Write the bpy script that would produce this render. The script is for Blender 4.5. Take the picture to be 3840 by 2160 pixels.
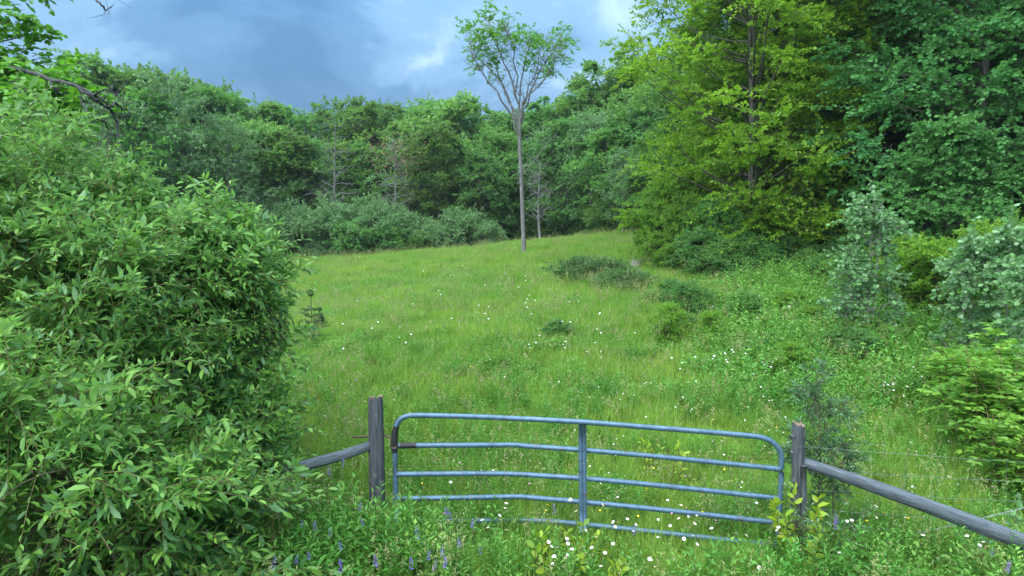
import bpy, math
import numpy as np
from mathutils import Matrix, Vector

for o in list(bpy.data.objects):
    bpy.data.objects.remove(o)
scene = bpy.context.scene
COL = scene.collection
R = math.radians

# ------------------------------------------------------------------ camera
EYE = np.array([0.0, 0.0, 3.5])
PITCH = R(5.0)
FPX = 683.0                                    # focal length in pixels of the 1024 wide picture
cam_d = bpy.data.cameras.new('camera')
cam_d.sensor_width = 36.0
cam_d.lens = 36.0 * FPX / 1024.0
cam_d.clip_start = 0.1
cam_d.clip_end = 2000.0
cam = bpy.data.objects.new('camera', cam_d)
COL.objects.link(cam)
cam.location = EYE
cam.rotation_euler = (R(90) - PITCH, 0, 0)
scene.camera = cam

# ------------------------------------------------------------------ light
SUN_EL, SUN_AZ = R(60), R(222)                 # azimuth clockwise from +Y: behind the camera, to the left
world = bpy.data.worlds.new('World')
scene.world = world
world.use_nodes = True
wn, wl = world.node_tree.nodes, world.node_tree.links
wn.clear()


def wnode(t, **kw):
    n = wn.new(t)
    for k, v in kw.items():
        setattr(n, k, v)
    return n


w_out = wnode('ShaderNodeOutputWorld')
w_bg = wnode('ShaderNodeBackground')
w_bg.inputs['Strength'].default_value = 0.12
wl.new(w_bg.outputs[0], w_out.inputs[0])
w_sky = wnode('ShaderNodeTexSky', sky_type='NISHITA')
w_sky.sun_disc = False
w_sky.sun_elevation = SUN_EL
w_sky.sun_rotation = SUN_AZ
w_sky.air_density = 1.3
w_sky.dust_density = 1.0
w_sky.ozone_density = 2.5
w_tc = wnode('ShaderNodeTexCoord')
w_sep = wnode('ShaderNodeSeparateXYZ')
wl.new(w_tc.outputs['Generated'], w_sep.inputs[0])


def wmath(op, a, b=None, clamp=False):
    n = wnode('ShaderNodeMath', operation=op, use_clamp=clamp)
    for i, v in enumerate((a, b)):
        if v is None:
            continue
        if isinstance(v, (int, float)):
            n.inputs[i].default_value = v
        else:
            wl.new(v, n.inputs[i])
    return n.outputs[0]


# clouds: a layer overhead, met where the view ray crosses it
zden = wmath('ADD', wmath('MAXIMUM', w_sep.outputs[2], 0.0), 0.42)
cx = wmath('DIVIDE', w_sep.outputs[0], zden)
cy = wmath('DIVIDE', w_sep.outputs[1], zden)
w_cmb = wnode('ShaderNodeCombineXYZ')
wl.new(cx, w_cmb.inputs[0])
wl.new(cy, w_cmb.inputs[1])


def wnoise(scale, detail, rough, off, dist=0.0):
    mp = wnode('ShaderNodeMapping')
    mp.inputs['Location'].default_value = off
    wl.new(w_cmb.outputs[0], mp.inputs[0])
    n = wnode('ShaderNodeTexNoise')
    n.inputs['Scale'].default_value = scale
    n.inputs['Detail'].default_value = detail
    n.inputs['Roughness'].default_value = rough
    n.inputs['Distortion'].default_value = dist
    wl.new(mp.outputs[0], n.inputs['Vector'])
    return n.outputs[0]


def wramp(fac, stops):
    n = wnode('ShaderNodeValToRGB')
    cr = n.color_ramp
    while len(cr.elements) < len(stops):
        cr.elements.new(0.5)
    for e, (p, c) in zip(cr.elements, stops):
        e.position = p
        e.color = (*c, 1)
    cr.interpolation = 'EASE'
    wl.new(fac, n.inputs[0])
    return n.outputs[0]


def wmix(fac, a, b, blend='MIX'):
    n = wnode('ShaderNodeMix', data_type='RGBA', blend_type=blend)
    if isinstance(fac, (int, float)):
        n.inputs[0].default_value = fac
    else:
        wl.new(fac, n.inputs[0])
    for i, v in ((6, a), (7, b)):
        if isinstance(v, tuple):
            n.inputs[i].default_value = (*v, 1)
        else:
            wl.new(v, n.inputs[i])
    return n.outputs[2]


def wspot(px, py, rad):
    """soft weight of a cloud bank standing in one direction of the sky"""
    d = pix_dir(px, py)
    n = wnode('ShaderNodeVectorMath', operation='DOT_PRODUCT')
    wl.new(w_tc.outputs['Generated'], n.inputs[0])
    n.inputs[1].default_value = d
    ang = wmath('ARCCOSINE', n.outputs['Value'])
    return wmath('SUBTRACT', 1.0, wmath('DIVIDE', ang, rad), clamp=True)


def pix_dir(px, py):
    u, v = (px - 512) / FPX, (288 - py) / FPX
    c, s = math.cos(PITCH), math.sin(PITCH)
    d = np.array([u, c + v * s, -s + v * c])
    return d / np.linalg.norm(d)


big = wnoise(1.5, 6.0, 0.55, (3.1, 1.7, 0.0), 0.3)
fine = wnoise(4.2, 8.0, 0.6, (8.3, 4.4, 0.0), 0.5)
shade = wmath('ADD', wmath('MULTIPLY', big, 0.55), wmath('MULTIPLY', fine, 0.45))
shade = wmath('ADD', wmath('MULTIPLY', wmath('SUBTRACT', shade, 0.5), 1.35), 0.48)
shade = wmath('ADD', shade, wmath('MULTIPLY', wspot(438, 42, 0.18), 0.26))
shade = wmath('ADD', shade, wmath('MULTIPLY', wspot(610, 20, 0.20), 0.26))
shade = wmath('SUBTRACT', shade, wmath('MULTIPLY', wspot(300, 95, 0.25), 0.10))
cloud = wramp(shade, [(0.34, (0.75, 1.95, 3.75)), (0.48, (1.15, 2.6, 4.6)), (0.60, (2.0, 3.8, 6.0)), (0.74, (4.0, 5.9, 8.0))])
cover = wramp(big, [(0.20, (0.75, 0.75, 0.75)), (0.45, (0.95, 0.95, 0.95))])
# overcast sky brightens from horizon to zenith, steepened to add fill light from overhead
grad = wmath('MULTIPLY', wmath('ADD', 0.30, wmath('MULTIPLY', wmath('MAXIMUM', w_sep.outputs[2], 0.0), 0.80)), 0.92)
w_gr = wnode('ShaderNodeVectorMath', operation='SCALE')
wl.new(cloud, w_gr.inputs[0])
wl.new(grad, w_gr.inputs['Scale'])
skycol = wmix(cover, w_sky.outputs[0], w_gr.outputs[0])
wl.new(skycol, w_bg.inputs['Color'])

sun_d = bpy.data.lights.new('sun', 'SUN')
sun_d.energy = 4.0
sun_d.angle = R(95)
sun_d.color = (0.97, 1.0, 0.97)
sun = bpy.data.objects.new('sun', sun_d)
COL.objects.link(sun)
sd = Vector((math.sin(SUN_AZ) * math.cos(SUN_EL), math.cos(SUN_AZ) * math.cos(SUN_EL), math.sin(SUN_EL)))
sun.rotation_euler = sd.to_track_quat('Z', 'Y').to_euler()
sun.location = (-20, -20, 40)

scene.cycles.max_bounces = 14
scene.cycles.diffuse_bounces = 7
scene.view_settings.view_transform = 'Standard'
scene.view_settings.look = 'None'
scene.view_settings.gamma = 1.0
scene.view_settings.use_curve_mapping = False
scene.view_settings.exposure = 1.5

# ------------------------------------------------------------------ helpers
rng = np.random.default_rng(11)


def unit(a):
    a = np.asarray(a, float)
    return a / np.maximum(np.linalg.norm(a, axis=-1, keepdims=True), 1e-9)


def P(px, py, y):
    """point at depth y (metres in front of the camera) seen at a pixel of the 1024 x 576 picture"""
    d = pix_dir(px, py)
    return EYE + d * (y / d[1])


def smooth(x, a, b):
    t = np.clip((np.asarray(x, float) - a) / (b - a), 0, 1)
    return t * t * (3 - 2 * t)


def gz(x, y):
    """height of the ground"""
    x = np.asarray(x, float)
    y = np.asarray(y, float)
    xs = np.tanh(x / 16.0) * 16.0
    base = 0.12 + 0.0768 * (np.clip(y, -30, 34) - 7) + 0.036 * np.clip(y - 34, 0, 13)
    base = np.where(y < 7, 0.12 + 0.03 * (y - 7), base)
    cs = -0.05 + 0.15 * smooth(y, 7, 26)
    z = base + xs * cs - 0.28 * smooth(y, 14, 34)
    z = z - 0.10 * np.clip(y - 47, 0, 12) * (1 - 0.0 * x)
    # wooded hillside behind
    z = z + 6.0 * smooth(y, 75, 150) + 10.0 * smooth(y, 150, 420)
    # small unevenness
    z = z + 0.06 * np.sin(x * 0.9 + 1.3 * np.sin(y * 0.31)) * np.sin(y * 0.7 + 0.6) * smooth(y, 8, 14)
    z = z + 0.03 * np.sin(x * 2.3 + y * 1.1) * np.sin(y * 1.9 - x * 0.7)
    return z


def hit(px, py):
    """where a pixel's ray meets the ground"""
    d = pix_dir(px, py)
    t = np.linspace(2, 90, 4000)
    q = EYE + t[:, None] * d
    below = q[:, 2] < gz(q[:, 0], q[:, 1])
    i = int(np.argmax(below)) if below.any() else len(t) - 1
    return q[i]


def hit_h(px, py, h):
    """where a pixel's ray comes within h of the ground: the head of a flower h tall"""
    d = pix_dir(px, py)
    t = np.linspace(2, 90, 4000)
    q = EYE + t[:, None] * d
    below = q[:, 2] < gz(q[:, 0], q[:, 1]) + h
    return q[int(np.argmax(below)) if below.any() else len(t) - 1]


def on_ground(px, y):
    d = pix_dir(px, 288)
    x = d[0] / d[1] * y
    return np.array([x, y, float(gz(x, y))])


def mesh_from(name, V, faces, mats=(), attrs=None, fmat=None, smooth_f=False):
    """V (n,3); faces: list of int arrays (m,k)"""
    me = bpy.data.meshes.new(name)
    V = np.asarray(V, np.float32)
    me.vertices.add(len(V))
    me.vertices.foreach_set('co', V.ravel())
    faces = [np.asarray(f, np.int32) for f in faces if len(f)]
    if faces:
        loops = np.concatenate([f.ravel() for f in faces])
        tot = np.concatenate([np.full(len(f), f.shape[1], np.int32) for f in faces])
        start = np.concatenate([[0], np.cumsum(tot)[:-1]]).astype(np.int32)
        me.loops.add(len(loops))
        me.loops.foreach_set('vertex_index', loops)
        me.polygons.add(len(tot))
        me.polygons.foreach_set('loop_start', start)
        me.polygons.foreach_set('loop_total', tot)
        if fmat is not None:
            me.polygons.foreach_set('material_index', np.asarray(fmat, np.int32))
        if smooth_f:
            me.polygons.foreach_set('use_smooth', np.ones(len(tot), bool))
    for k, (typ, a) in (attrs or {}).items():
        at = me.attributes.new(k, typ, 'POINT')
        key = 'vector' if typ == 'FLOAT_VECTOR' else 'value'
        at.data.foreach_set(key, np.asarray(a, np.int32 if typ == 'INT' else np.float32).ravel())
    for m in mats:
        me.materials.append(m)
    me.update(calc_edges=True)
    me.validate()
    return me


class Geo:
    """collects pieces of one mesh"""
    def __init__(self):
        self.V, self.F, self.T, self.M, self.n = [], [], [], [], 0

    def add(self, V, faces, tint=0.5, mat=0):
        V = np.asarray(V, float).reshape(-1, 3)
        for f in faces:
            f = np.asarray(f, np.int64)
            if len(f):
                self.F.append(f + self.n)
                self.M.append(np.full(len(f), mat, np.int32))
        self.V.append(V)
        self.T.append(np.broadcast_to(np.asarray(tint, float), (len(V),)))
        self.n += len(V)
        return self

    def mesh(self, name, mats, smooth_f=False, base=(0, 0, 0)):
        return mesh_from(name, np.concatenate(self.V) - np.asarray(base), self.F, mats,
                         {'tint': ('FLOAT', np.concatenate(self.T))}, np.concatenate(self.M), smooth_f)


def tubes(P_, R_, k=5, caps=False):
    """P_ (S,m,3) polylines, R_ (S,m) radii"""
    P_ = np.asarray(P_, float)
    R_ = np.asarray(R_, float)
    if P_.ndim == 2:
        P_, R_ = P_[None], R_[None]
    S, m, _ = P_.shape
    T = unit(np.gradient(P_, axis=1))
    whole = unit(P_[:, -1] - P_[:, 0])
    ref = np.where(np.abs(whole[:, 2:3]) < 0.8, np.array([[0, 0, 1.0]]), np.array([[0.0, 1.0, 0.03]]))
    s1 = unit(np.cross(T, ref[:, None, :]))
    s2 = np.cross(T, s1)
    a = np.arange(k) / k * 2 * np.pi
    V = P_[:, :, None] + R_[:, :, None, None] * (np.cos(a)[:, None] * s1[:, :, None] + np.sin(a)[:, None] * s2[:, :, None])
    V = V.reshape(-1, 3)
    i = np.arange(S)[:, None, None] * m * k + np.arange(m - 1)[None, :, None] * k
    j = np.arange(k)[None, None]
    jn = (j + 1) % k
    F = [np.stack([i + j, i + k + j, i + k + jn, i + jn], -1).reshape(-1, 4)[:, ::-1]]
    if caps:
        s0 = np.arange(S)[:, None] * m * k
        F.append(s0 + np.arange(k)[None])
        F.append((s0 + (m - 1) * k + np.arange(k)[None])[:, ::-1])
    return V, F


LEAF4 = (np.array([[0, 0, 0], [.45, -.5, .10], [1, 0, -.06], [.45, .5, .10]]), [np.array([[0, 1, 2], [0, 2, 3]])])
LEAF6 = (np.array([[0, 0, 0], [.25, -.42, .06], [.62, -.5, .05], [1, 0, -.1], [.62, .5, .05], [.25, .42, .06]]),
         [np.array([[0, 1, 2, 3], [0, 3, 4, 5]])])
LEAF8 = (np.array([[0, 0, 0], [.34, 0, .02], [.70, 0, -.03], [1, 0, -.16], [.30, -.42, .07], [.66, -.46, .02], [.30, .42, .07], [.66, .46, .02]]),
         [np.array([[0, 4, 1], [0, 1, 6], [2, 5, 3], [2, 3, 7]]), np.array([[4, 5, 2, 1], [1, 2, 7, 6]])])


def leaves(pos, axis, nor, L, W, tmpl):
    tv, tf = tmpl
    pos, axis, nor = (np.asarray(a, float).reshape(-1, 3) for a in (pos, axis, nor))
    a = unit(axis)
    n = unit(nor - a * np.sum(nor * a, -1, keepdims=True))
    s = np.cross(n, a)
    N = len(pos)
    L = np.broadcast_to(L, (N,))[:, None, None]
    W = np.broadcast_to(W, (N,))[:, None, None]
    V = pos[:, None] + L * tv[None, :, 0:1] * a[:, None] + W * tv[None, :, 1:2] * s[:, None] + L * tv[None, :, 2:3] * n[:, None]
    off = (np.arange(N) * len(tv))[:, None, None]
    F = [(f[None] + off).reshape(-1, f.shape[1]) for f in tf]
    return V.reshape(-1, 3), F


def perp(d):
    ref = np.where(np.abs(d[..., 2:3]) < 0.9, np.array([0, 0, 1.0]), np.array([1.0, 0, 0]))
    s1 = unit(np.cross(d, ref))
    return s1, np.cross(d, s1)


def shoots(o, d, L, n, rg, spread=0.9, droop=0.15, up=0.8, jit=0.5, two_rank=False, hang=0.0, t0=0.15):
    """leafy shoots: o, d (S,3), L (S,). Returns leaf pos, axis, normal (S*n,3) and stem polylines (S,4,3)"""
    S = len(o)
    d = unit(d)
    t = (np.arange(n) + 0.5) / n * (1 - t0) + t0
    t = t[None] + rg.normal(0, 0.25 / n, (S, n))
    g = np.array([0, 0, -1.0])

    def path(tt):
        return o[:, None] + d[:, None] * (L[:, None] * tt)[..., None] + g * (droop * L[:, None] * tt ** 2)[..., None]
    pos = path(t)
    s1, s2 = perp(d)
    if two_rank:
        ang = np.arange(n)[None] * np.pi + rg.normal(0, 0.35, (S, n))
        hs = unit(np.cross(d, np.array([0, 0, 1.0])) + 1e-6)
        vs = np.cross(hs, d)
        s1, s2 = hs, vs
    else:
        ang = np.arange(n)[None] * 2.4 + rg.uniform(0, 6.28, (S, 1)) + rg.normal(0, 0.3, (S, n))
    rad = np.cos(ang)[..., None] * s1[:, None] + np.sin(ang)[..., None] * s2[:, None]
    sp = spread * (1.15 - 0.5 * t)[..., None]
    ax = unit(d[:, None] * np.cos(sp) + rad * np.sin(sp) + g * hang + rg.normal(0, 0.12, (S, n, 3)))
    nor = np.array([0, 0, up]) + (1 - up) * rad + rg.normal(0, jit, (S, n, 3)) * 0.6
    stems = path(np.broadcast_to(np.linspace(0, 1, 4), (S, 4)))
    return pos.reshape(-1, 3), ax.reshape(-1, 3), nor.reshape(-1, 3), stems


def obj(name, me, parent=None, loc=(0, 0, 0), rotz=0.0, scale=1.0):
    o = bpy.data.objects.new(name, me)
    COL.objects.link(o)
    o.location = loc
    o.rotation_euler = (0, 0, rotz)
    o.scale = (scale,) * 3 if np.isscalar(scale) else scale
    if parent:
        o.parent = parent
    return o


def tag(o, label, cat=None, group=None, kind=None):
    if label:
        o['label'] = label
    if cat:
        o['category'] = cat
    if group:
        o['group'] = group
    if kind:
        o['kind'] = kind
    return o


def thing(name, label, cat, loc, group=None, rotz=0.0, scale=1.0):
    return tag(obj(name, None, None, loc, rotz, scale), label, cat, group)


# ------------------------------------------------------------------ materials
def mat_new(name):
    m = bpy.data.materials.new(name)
    m.use_nodes = True
    nt = m.node_tree
    nt.nodes.clear()
    return m, nt.nodes, nt.links


def mix_rgb(nodes, links, fac, a, b, blend='MIX'):
    n = nodes.new('ShaderNodeMix')
    n.data_type = 'RGBA'
    n.blend_type = blend
    if isinstance(fac, (int, float)):
        n.inputs[0].default_value = fac
    else:
        links.new(fac, n.inputs[0])
    for i, v in ((6, a), (7, b)):
        if isinstance(v, (tuple, list)):
            n.inputs[i].default_value = (*v, 1)
        else:
            links.new(v, n.inputs[i])
    return n.outputs[2]


def leaf_mat(name, dark, light, under=None, rough=0.5, trans=0.35, spec=0.35, patch=None, objvar=0.25, tcol=None):
    """leaf colour varies from leaf to leaf (tint) and from plant to plant"""
    m, N, L = mat_new(name)
    out = N.new('ShaderNodeOutputMaterial')
    at = N.new('ShaderNodeAttribute')
    at.attribute_name = 'tint'
    oi = N.new('ShaderNodeObjectInfo')
    col = mix_rgb(N, L, at.outputs['Fac'], dark, light)
    if patch:
        geo = N.new('ShaderNodeNewGeometry')
        nz = N.new('ShaderNodeTexNoise')
        nz.inputs['Scale'].default_value = patch[0]
        nz.inputs['Detail'].default_value = 4
        L.new(geo.outputs['Position'], nz.inputs['Vector'])
        rp = N.new('ShaderNodeMapRange')
        rp.inputs[1].default_value = 0.38
        rp.inputs[2].default_value = 0.64
        L.new(nz.outputs[0], rp.inputs[0])
        col = mix_rgb(N, L, rp.outputs[0], col, mix_rgb(N, L, 1.0, col, patch[1], 'MULTIPLY'))
    hs = N.new('ShaderNodeHueSaturation')
    mr = N.new('ShaderNodeMapRange')
    mr.inputs[3].default_value = 1 - objvar
    mr.inputs[4].default_value = 1 + objvar
    L.new(oi.outputs['Random'], mr.inputs[0])
    L.new(mr.outputs[0], hs.inputs['Value'])
    L.new(col, hs.inputs['Color'])
    hm = N.new('ShaderNodeMath')
    hm.operation = 'MULTIPLY'
    hm.inputs[1].default_value = 7.31
    L.new(oi.outputs['Random'], hm.inputs[0])
    hf = N.new('ShaderNodeMath')
    hf.operation = 'FRACT'
    L.new(hm.outputs[0], hf.inputs[0])
    h2 = N.new('ShaderNodeMapRange')
    h2.inputs[3].default_value = 0.5 - 0.06 * objvar
    h2.inputs[4].default_value = 0.5 + 0.06 * objvar
    L.new(hf.outputs[0], h2.inputs[0])
    L.new(h2.outputs[0], hs.inputs['Hue'])
    col = hs.outputs[0]
    if under:
        g2 = N.new('ShaderNodeNewGeometry')
        col = mix_rgb(N, L, g2.outputs['Backfacing'], col, under)
    bs = N.new('ShaderNodeBsdfPrincipled')
    bs.inputs['Roughness'].default_value = rough
    bs.inputs['Specular IOR Level'].default_value = spec
    L.new(col, bs.inputs['Base Color'])
    tr = N.new('ShaderNodeBsdfTranslucent')
    L.new(mix_rgb(N, L, 0.5, col, tcol or (light[0] * 1.3, light[1] * 1.4, light[2] * 0.9)), tr.inputs['Color'])
    mx = N.new('ShaderNodeMixShader')
    mx.inputs[0].default_value = trans
    L.new(bs.outputs[0], mx.inputs[1])
    L.new(tr.outputs[0], mx.inputs[2])
    L.new(mx.outputs[0], out.inputs[0])
    return m


def bark_mat(name, c1, c2, scale=(14, 14, 2.2), rough=0.9, bump=0.5, lichen=None):
    m, N, L = mat_new(name)
    out = N.new('ShaderNodeOutputMaterial')
    tc = N.new('ShaderNodeTexCoord')
    mp = N.new('ShaderNodeMapping')
    mp.inputs['Scale'].default_value = scale
    L.new(tc.outputs['Object'], mp.inputs[0])
    nz = N.new('ShaderNodeTexNoise')
    nz.inputs['Scale'].default_value = 1.6
    nz.inputs['Detail'].default_value = 7
    nz.inputs['Roughness'].default_value = 0.65
    L.new(mp.outputs[0], nz.inputs['Vector'])
    rp = N.new('ShaderNodeMapRange')
    rp.inputs[1].default_value = 0.32
    rp.inputs[2].default_value = 0.68
    L.new(nz.outputs[0], rp.inputs[0])
    col = mix_rgb(N, L, rp.outputs[0], c1, c2)
    if lichen:
        n2 = N.new('ShaderNodeTexNoise')
        n2.inputs['Scale'].default_value = 9
        n2.inputs['Detail'].default_value = 5
        L.new(tc.outputs['Object'], n2.inputs['Vector'])
        r2 = N.new('ShaderNodeMapRange')
        r2.inputs[1].default_value = 0.58
        r2.inputs[2].default_value = 0.68
        L.new(n2.outputs[0], r2.inputs[0])
        col = mix_rgb(N, L, r2.outputs[0], col, lichen)
    bs = N.new('ShaderNodeBsdfPrincipled')
    bs.inputs['Roughness'].default_value = rough
    bs.inputs['Specular IOR Level'].default_value = 0.2
    L.new(col, bs.inputs['Base Color'])
    bp = N.new('ShaderNodeBump')
    bp.inputs['Strength'].default_value = bump
    bp.inputs['Distance'].default_value = 0.02
    L.new(nz.outputs[0], bp.inputs['Height'])
    L.new(bp.outputs[0], bs.inputs['Normal'])
    L.new(bs.outputs[0], out.inputs[0])
    return m


def plain_mat(name, c, rough=0.6, metallic=0.0, var=0.0, spec=0.4, vscale=20, c2=None):
    m, N, L = mat_new(name)
    out = N.new('ShaderNodeOutputMaterial')
    bs = N.new('ShaderNodeBsdfPrincipled')
    bs.inputs['Roughness'].default_value = rough
    bs.inputs['Metallic'].default_value = metallic
    bs.inputs['Specular IOR Level'].default_value = spec
    tc = N.new('ShaderNodeTexCoord')
    nz = N.new('ShaderNodeTexNoise')
    nz.inputs['Scale'].default_value = vscale
    nz.inputs['Detail'].default_value = 6
    L.new(tc.outputs['Object'], nz.inputs['Vector'])
    rp = N.new('ShaderNodeMapRange')
    rp.inputs[1].default_value = 0.4
    rp.inputs[2].default_value = 0.7
    L.new(nz.outputs[0], rp.inputs[0])
    c2 = c2 or tuple(x * (1 - var) for x in c)
    L.new(mix_rgb(N, L, rp.outputs[0], c, c2), bs.inputs['Base Color'])
    L.new(bs.outputs[0], out.inputs[0])
    return m


M = {}
M['maple'] = leaf_mat('maple_leaf', (0.09, 0.225, 0.022), (0.245, 0.41, 0.034), trans=0.48, objvar=0.10)
M['young'] = leaf_mat('young_leaf', (0.075, 0.205, 0.025), (0.19, 0.36, 0.04), trans=0.48, objvar=0.12)
M['wood'] = leaf_mat('wood_leaf', (0.045, 0.16, 0.046), (0.155, 0.31, 0.066), trans=0.42, objvar=0.38)
M['deep'] = leaf_mat('deep_leaf', (0.05, 0.165, 0.05), (0.125, 0.275, 0.068), trans=0.42, objvar=0.15)
M['bass'] = leaf_mat('basswood_leaf', (0.036, 0.155, 0.05), (0.11, 0.275, 0.075), trans=0.40, objvar=0.12, spec=0.18, rough=0.6)
M['elm'] = leaf_mat('elm_leaf', (0.055, 0.19, 0.02), (0.13, 0.33, 0.026), trans=0.38, objvar=0.05)
M['grey'] = leaf_mat('grey_willow_leaf', (0.08, 0.195, 0.07), (0.17, 0.325, 0.11), under=(0.14, 0.26, 0.12), trans=0.25, objvar=0.12)
M['willow'] = leaf_mat('willow_leaf', (0.045, 0.165, 0.035), (0.2, 0.385, 0.06), under=(0.13, 0.27, 0.11), rough=0.45, spec=0.4, trans=0.42, objvar=0.10)
M['aspen'] = leaf_mat('aspen_leaf', (0.065, 0.19, 0.06), (0.16, 0.32, 0.11), under=(0.18, 0.32, 0.16), rough=0.5, spec=0.3, trans=0.32, objvar=0.10)
M['sumac'] = leaf_mat('sumac_leaf', (0.06, 0.18, 0.024), (0.17, 0.34, 0.04), trans=0.38, objvar=0.12)
M['greywillow'] = leaf_mat('young_willow_leaf', (0.05, 0.13, 0.055), (0.11, 0.21, 0.085), trans=0.25, objvar=0.08)
M['yellowleaf'] = leaf_mat('yellow_green_leaf', (0.13, 0.26, 0.02), (0.30, 0.42, 0.035), trans=0.4, objvar=0.08)
M['pine'] = leaf_mat('pine_needle', (0.05, 0.13, 0.05), (0.12, 0.22, 0.075), trans=0.10, objvar=0.10)
M['juniper'] = leaf_mat('juniper_needle', (0.04, 0.13, 0.03), (0.1, 0.22, 0.05), trans=0.15, objvar=0.10)
M['brown'] = leaf_mat('dead_leaf', (0.10, 0.07, 0.035), (0.20, 0.13, 0.07), trans=0.15, objvar=0.05, tcol=(0.2, 0.12, 0.05))
M['grass'] = leaf_mat('meadow_grass', (0.108, 0.238, 0.034), (0.295, 0.43, 0.066), rough=0.55, spec=0.25, trans=0.38, objvar=0.28, patch=(0.45, (0.62, 0.82, 0.8)))
M['seed'] = leaf_mat('grass_seed', (0.20, 0.25, 0.08), (0.30, 0.30, 0.14), trans=0.2, objvar=0.2)
M['weed'] = leaf_mat('weed_leaf', (0.06, 0.2, 0.035), (0.18, 0.36, 0.06), rough=0.5, spec=0.3, trans=0.35, objvar=0.25, patch=(0.5, (0.72, 0.88, 0.8)))
M['bark'] = bark_mat('dark_bark', (0.035, 0.035, 0.030), (0.13, 0.125, 0.11))
M['greybark'] = bark_mat('grey_bark', (0.09, 0.092, 0.09), (0.25, 0.25, 0.24))
M['elmbark'] = bark_mat('elm_bark', (0.07, 0.073, 0.075), (0.20, 0.20, 0.20))
M['deadbark'] = bark_mat('dead_branch_bark', (0.02, 0.022, 0.024), (0.075, 0.078, 0.08))
M['twig'] = bark_mat('twig_bark', (0.045, 0.050, 0.030), (0.12, 0.11, 0.07))
M['postwood'] = bark_mat('weathered_post_wood', (0.030, 0.036, 0.042), (0.115, 0.128, 0.142), scale=(40, 40, 2.5), bump=0.9, lichen=(0.15, 0.155, 0.13))
M['logwood'] = bark_mat('weathered_log_wood', (0.035, 0.046, 0.058), (0.15, 0.18, 0.21), scale=(3.0, 60, 60), bump=0.9)
M['endgrain'] = bark_mat('post_end_grain', (0.12, 0.085, 0.06), (0.30, 0.22, 0.15), scale=(30, 30, 30), bump=0.6)
M['gate'] = plain_mat('galvanised_gate_paint', (0.085, 0.155, 0.23), rough=0.45, metallic=0.25, var=0.35, vscale=14)
_n, _l = M['gate'].node_tree.nodes, M['gate'].node_tree.links
_b = [n for n in _n if n.type == 'BSDF_PRINCIPLED'][0]
_src = _b.inputs['Base Color'].links[0].from_socket
_tc = [n for n in _n if n.type == 'TEX_COORD'][0]
for _sc, _lo, _hi, _c, _st in ((55, 0.66, 0.74, (0.34, 0.40, 0.44), (1, 1, 1)), (9, 0.66, 0.74, (0.13, 0.085, 0.06), (1, 1, 3))):
    _mp = _n.new('ShaderNodeMapping')
    _mp.inputs['Scale'].default_value = _st
    _l.new(_tc.outputs['Object'], _mp.inputs[0])
    _nz = _n.new('ShaderNodeTexNoise')
    _nz.inputs['Scale'].default_value = _sc
    _nz.inputs['Detail'].default_value = 5
    _l.new(_mp.outputs[0], _nz.inputs['Vector'])
    _r = _n.new('ShaderNodeMapRange')
    _r.inputs[1].default_value, _r.inputs[2].default_value = _lo, _hi
    _l.new(_nz.outputs[0], _r.inputs[0])
    _src = mix_rgb(_n, _l, _r.outputs[0], _src, _c)
_l.new(_src, _b.inputs['Base Color'])
M['rubber'] = plain_mat('black_tape', (0.018, 0.020, 0.024), rough=0.6, var=0.3)
M['rust'] = plain_mat('rusty_iron', (0.06, 0.055, 0.055), rough=0.75, metallic=0.4, c2=(0.11, 0.065, 0.04))
M['wire'] = plain_mat('galvanised_wire', (0.30, 0.34, 0.36), rough=0.45, metallic=0.6, var=0.3)
M['stone'] = bark_mat('field_stone', (0.07, 0.07, 0.075), (0.19, 0.185, 0.19), scale=(6, 6, 6), bump=0.6)
M['petal'] = leaf_mat('daisy_petal', (0.72, 0.72, 0.70), (0.82, 0.82, 0.80), trans=0.25, objvar=0.04, tcol=(0.8, 0.8, 0.75))
M['disc'] = plain_mat('daisy_disc', (0.75, 0.42, 0.03), rough=0.8, var=0.3, vscale=200)
M['yellow'] = leaf_mat('yellow_petal', (0.75, 0.50, 0.01), (0.85, 0.62, 0.02), trans=0.2, objvar=0.08, tcol=(0.9, 0.6, 0.05))
M['vetch'] = leaf_mat('vetch_petal', (0.12, 0.08, 0.36), (0.24, 0.15, 0.50), trans=0.25, objvar=0.15, tcol=(0.35, 0.2, 0.7))
M['clover'] = leaf_mat('clover_petal', (0.42, 0.14, 0.34), (0.58, 0.28, 0.50), trans=0.2, objvar=0.15, tcol=(0.6, 0.25, 0.5))
M['stem'] = plain_mat('green_stem', (0.09, 0.17, 0.03), rough=0.6, var=0.3)
M['redstem'] = plain_mat('shoot_stem', (0.14, 0.13, 0.04), rough=0.6, var=0.4)

# ground material
gm, gN, gL = mat_new('meadow_soil')
go = gN.new('ShaderNodeOutputMaterial')
gb = gN.new('ShaderNodeBsdfPrincipled')
gb.inputs['Roughness'].default_value = 1.0
gb.inputs['Specular IOR Level'].default_value = 0.05
gt = gN.new('ShaderNodeNewGeometry')
gn1 = gN.new('ShaderNodeTexNoise')
gn1.inputs['Scale'].default_value = 5.0
gn1.inputs['Detail'].default_value = 8
gL.new(gt.outputs['Position'], gn1.inputs['Vector'])
gr = gN.new('ShaderNodeValToRGB')
gr.color_ramp.elements[0].position = 0.35
gr.color_ramp.elements[0].color = (0.035, 0.050, 0.010, 1)
gr.color_ramp.elements[1].position = 0.65
gr.color_ramp.elements[1].color = (0.075, 0.130, 0.014, 1)
gL.new(gn1.outputs[0], gr.inputs[0])
gL.new(gr.outputs[0], gb.inputs['Base Color'])
gL.new(gb.outputs[0], go.inputs[0])

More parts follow.
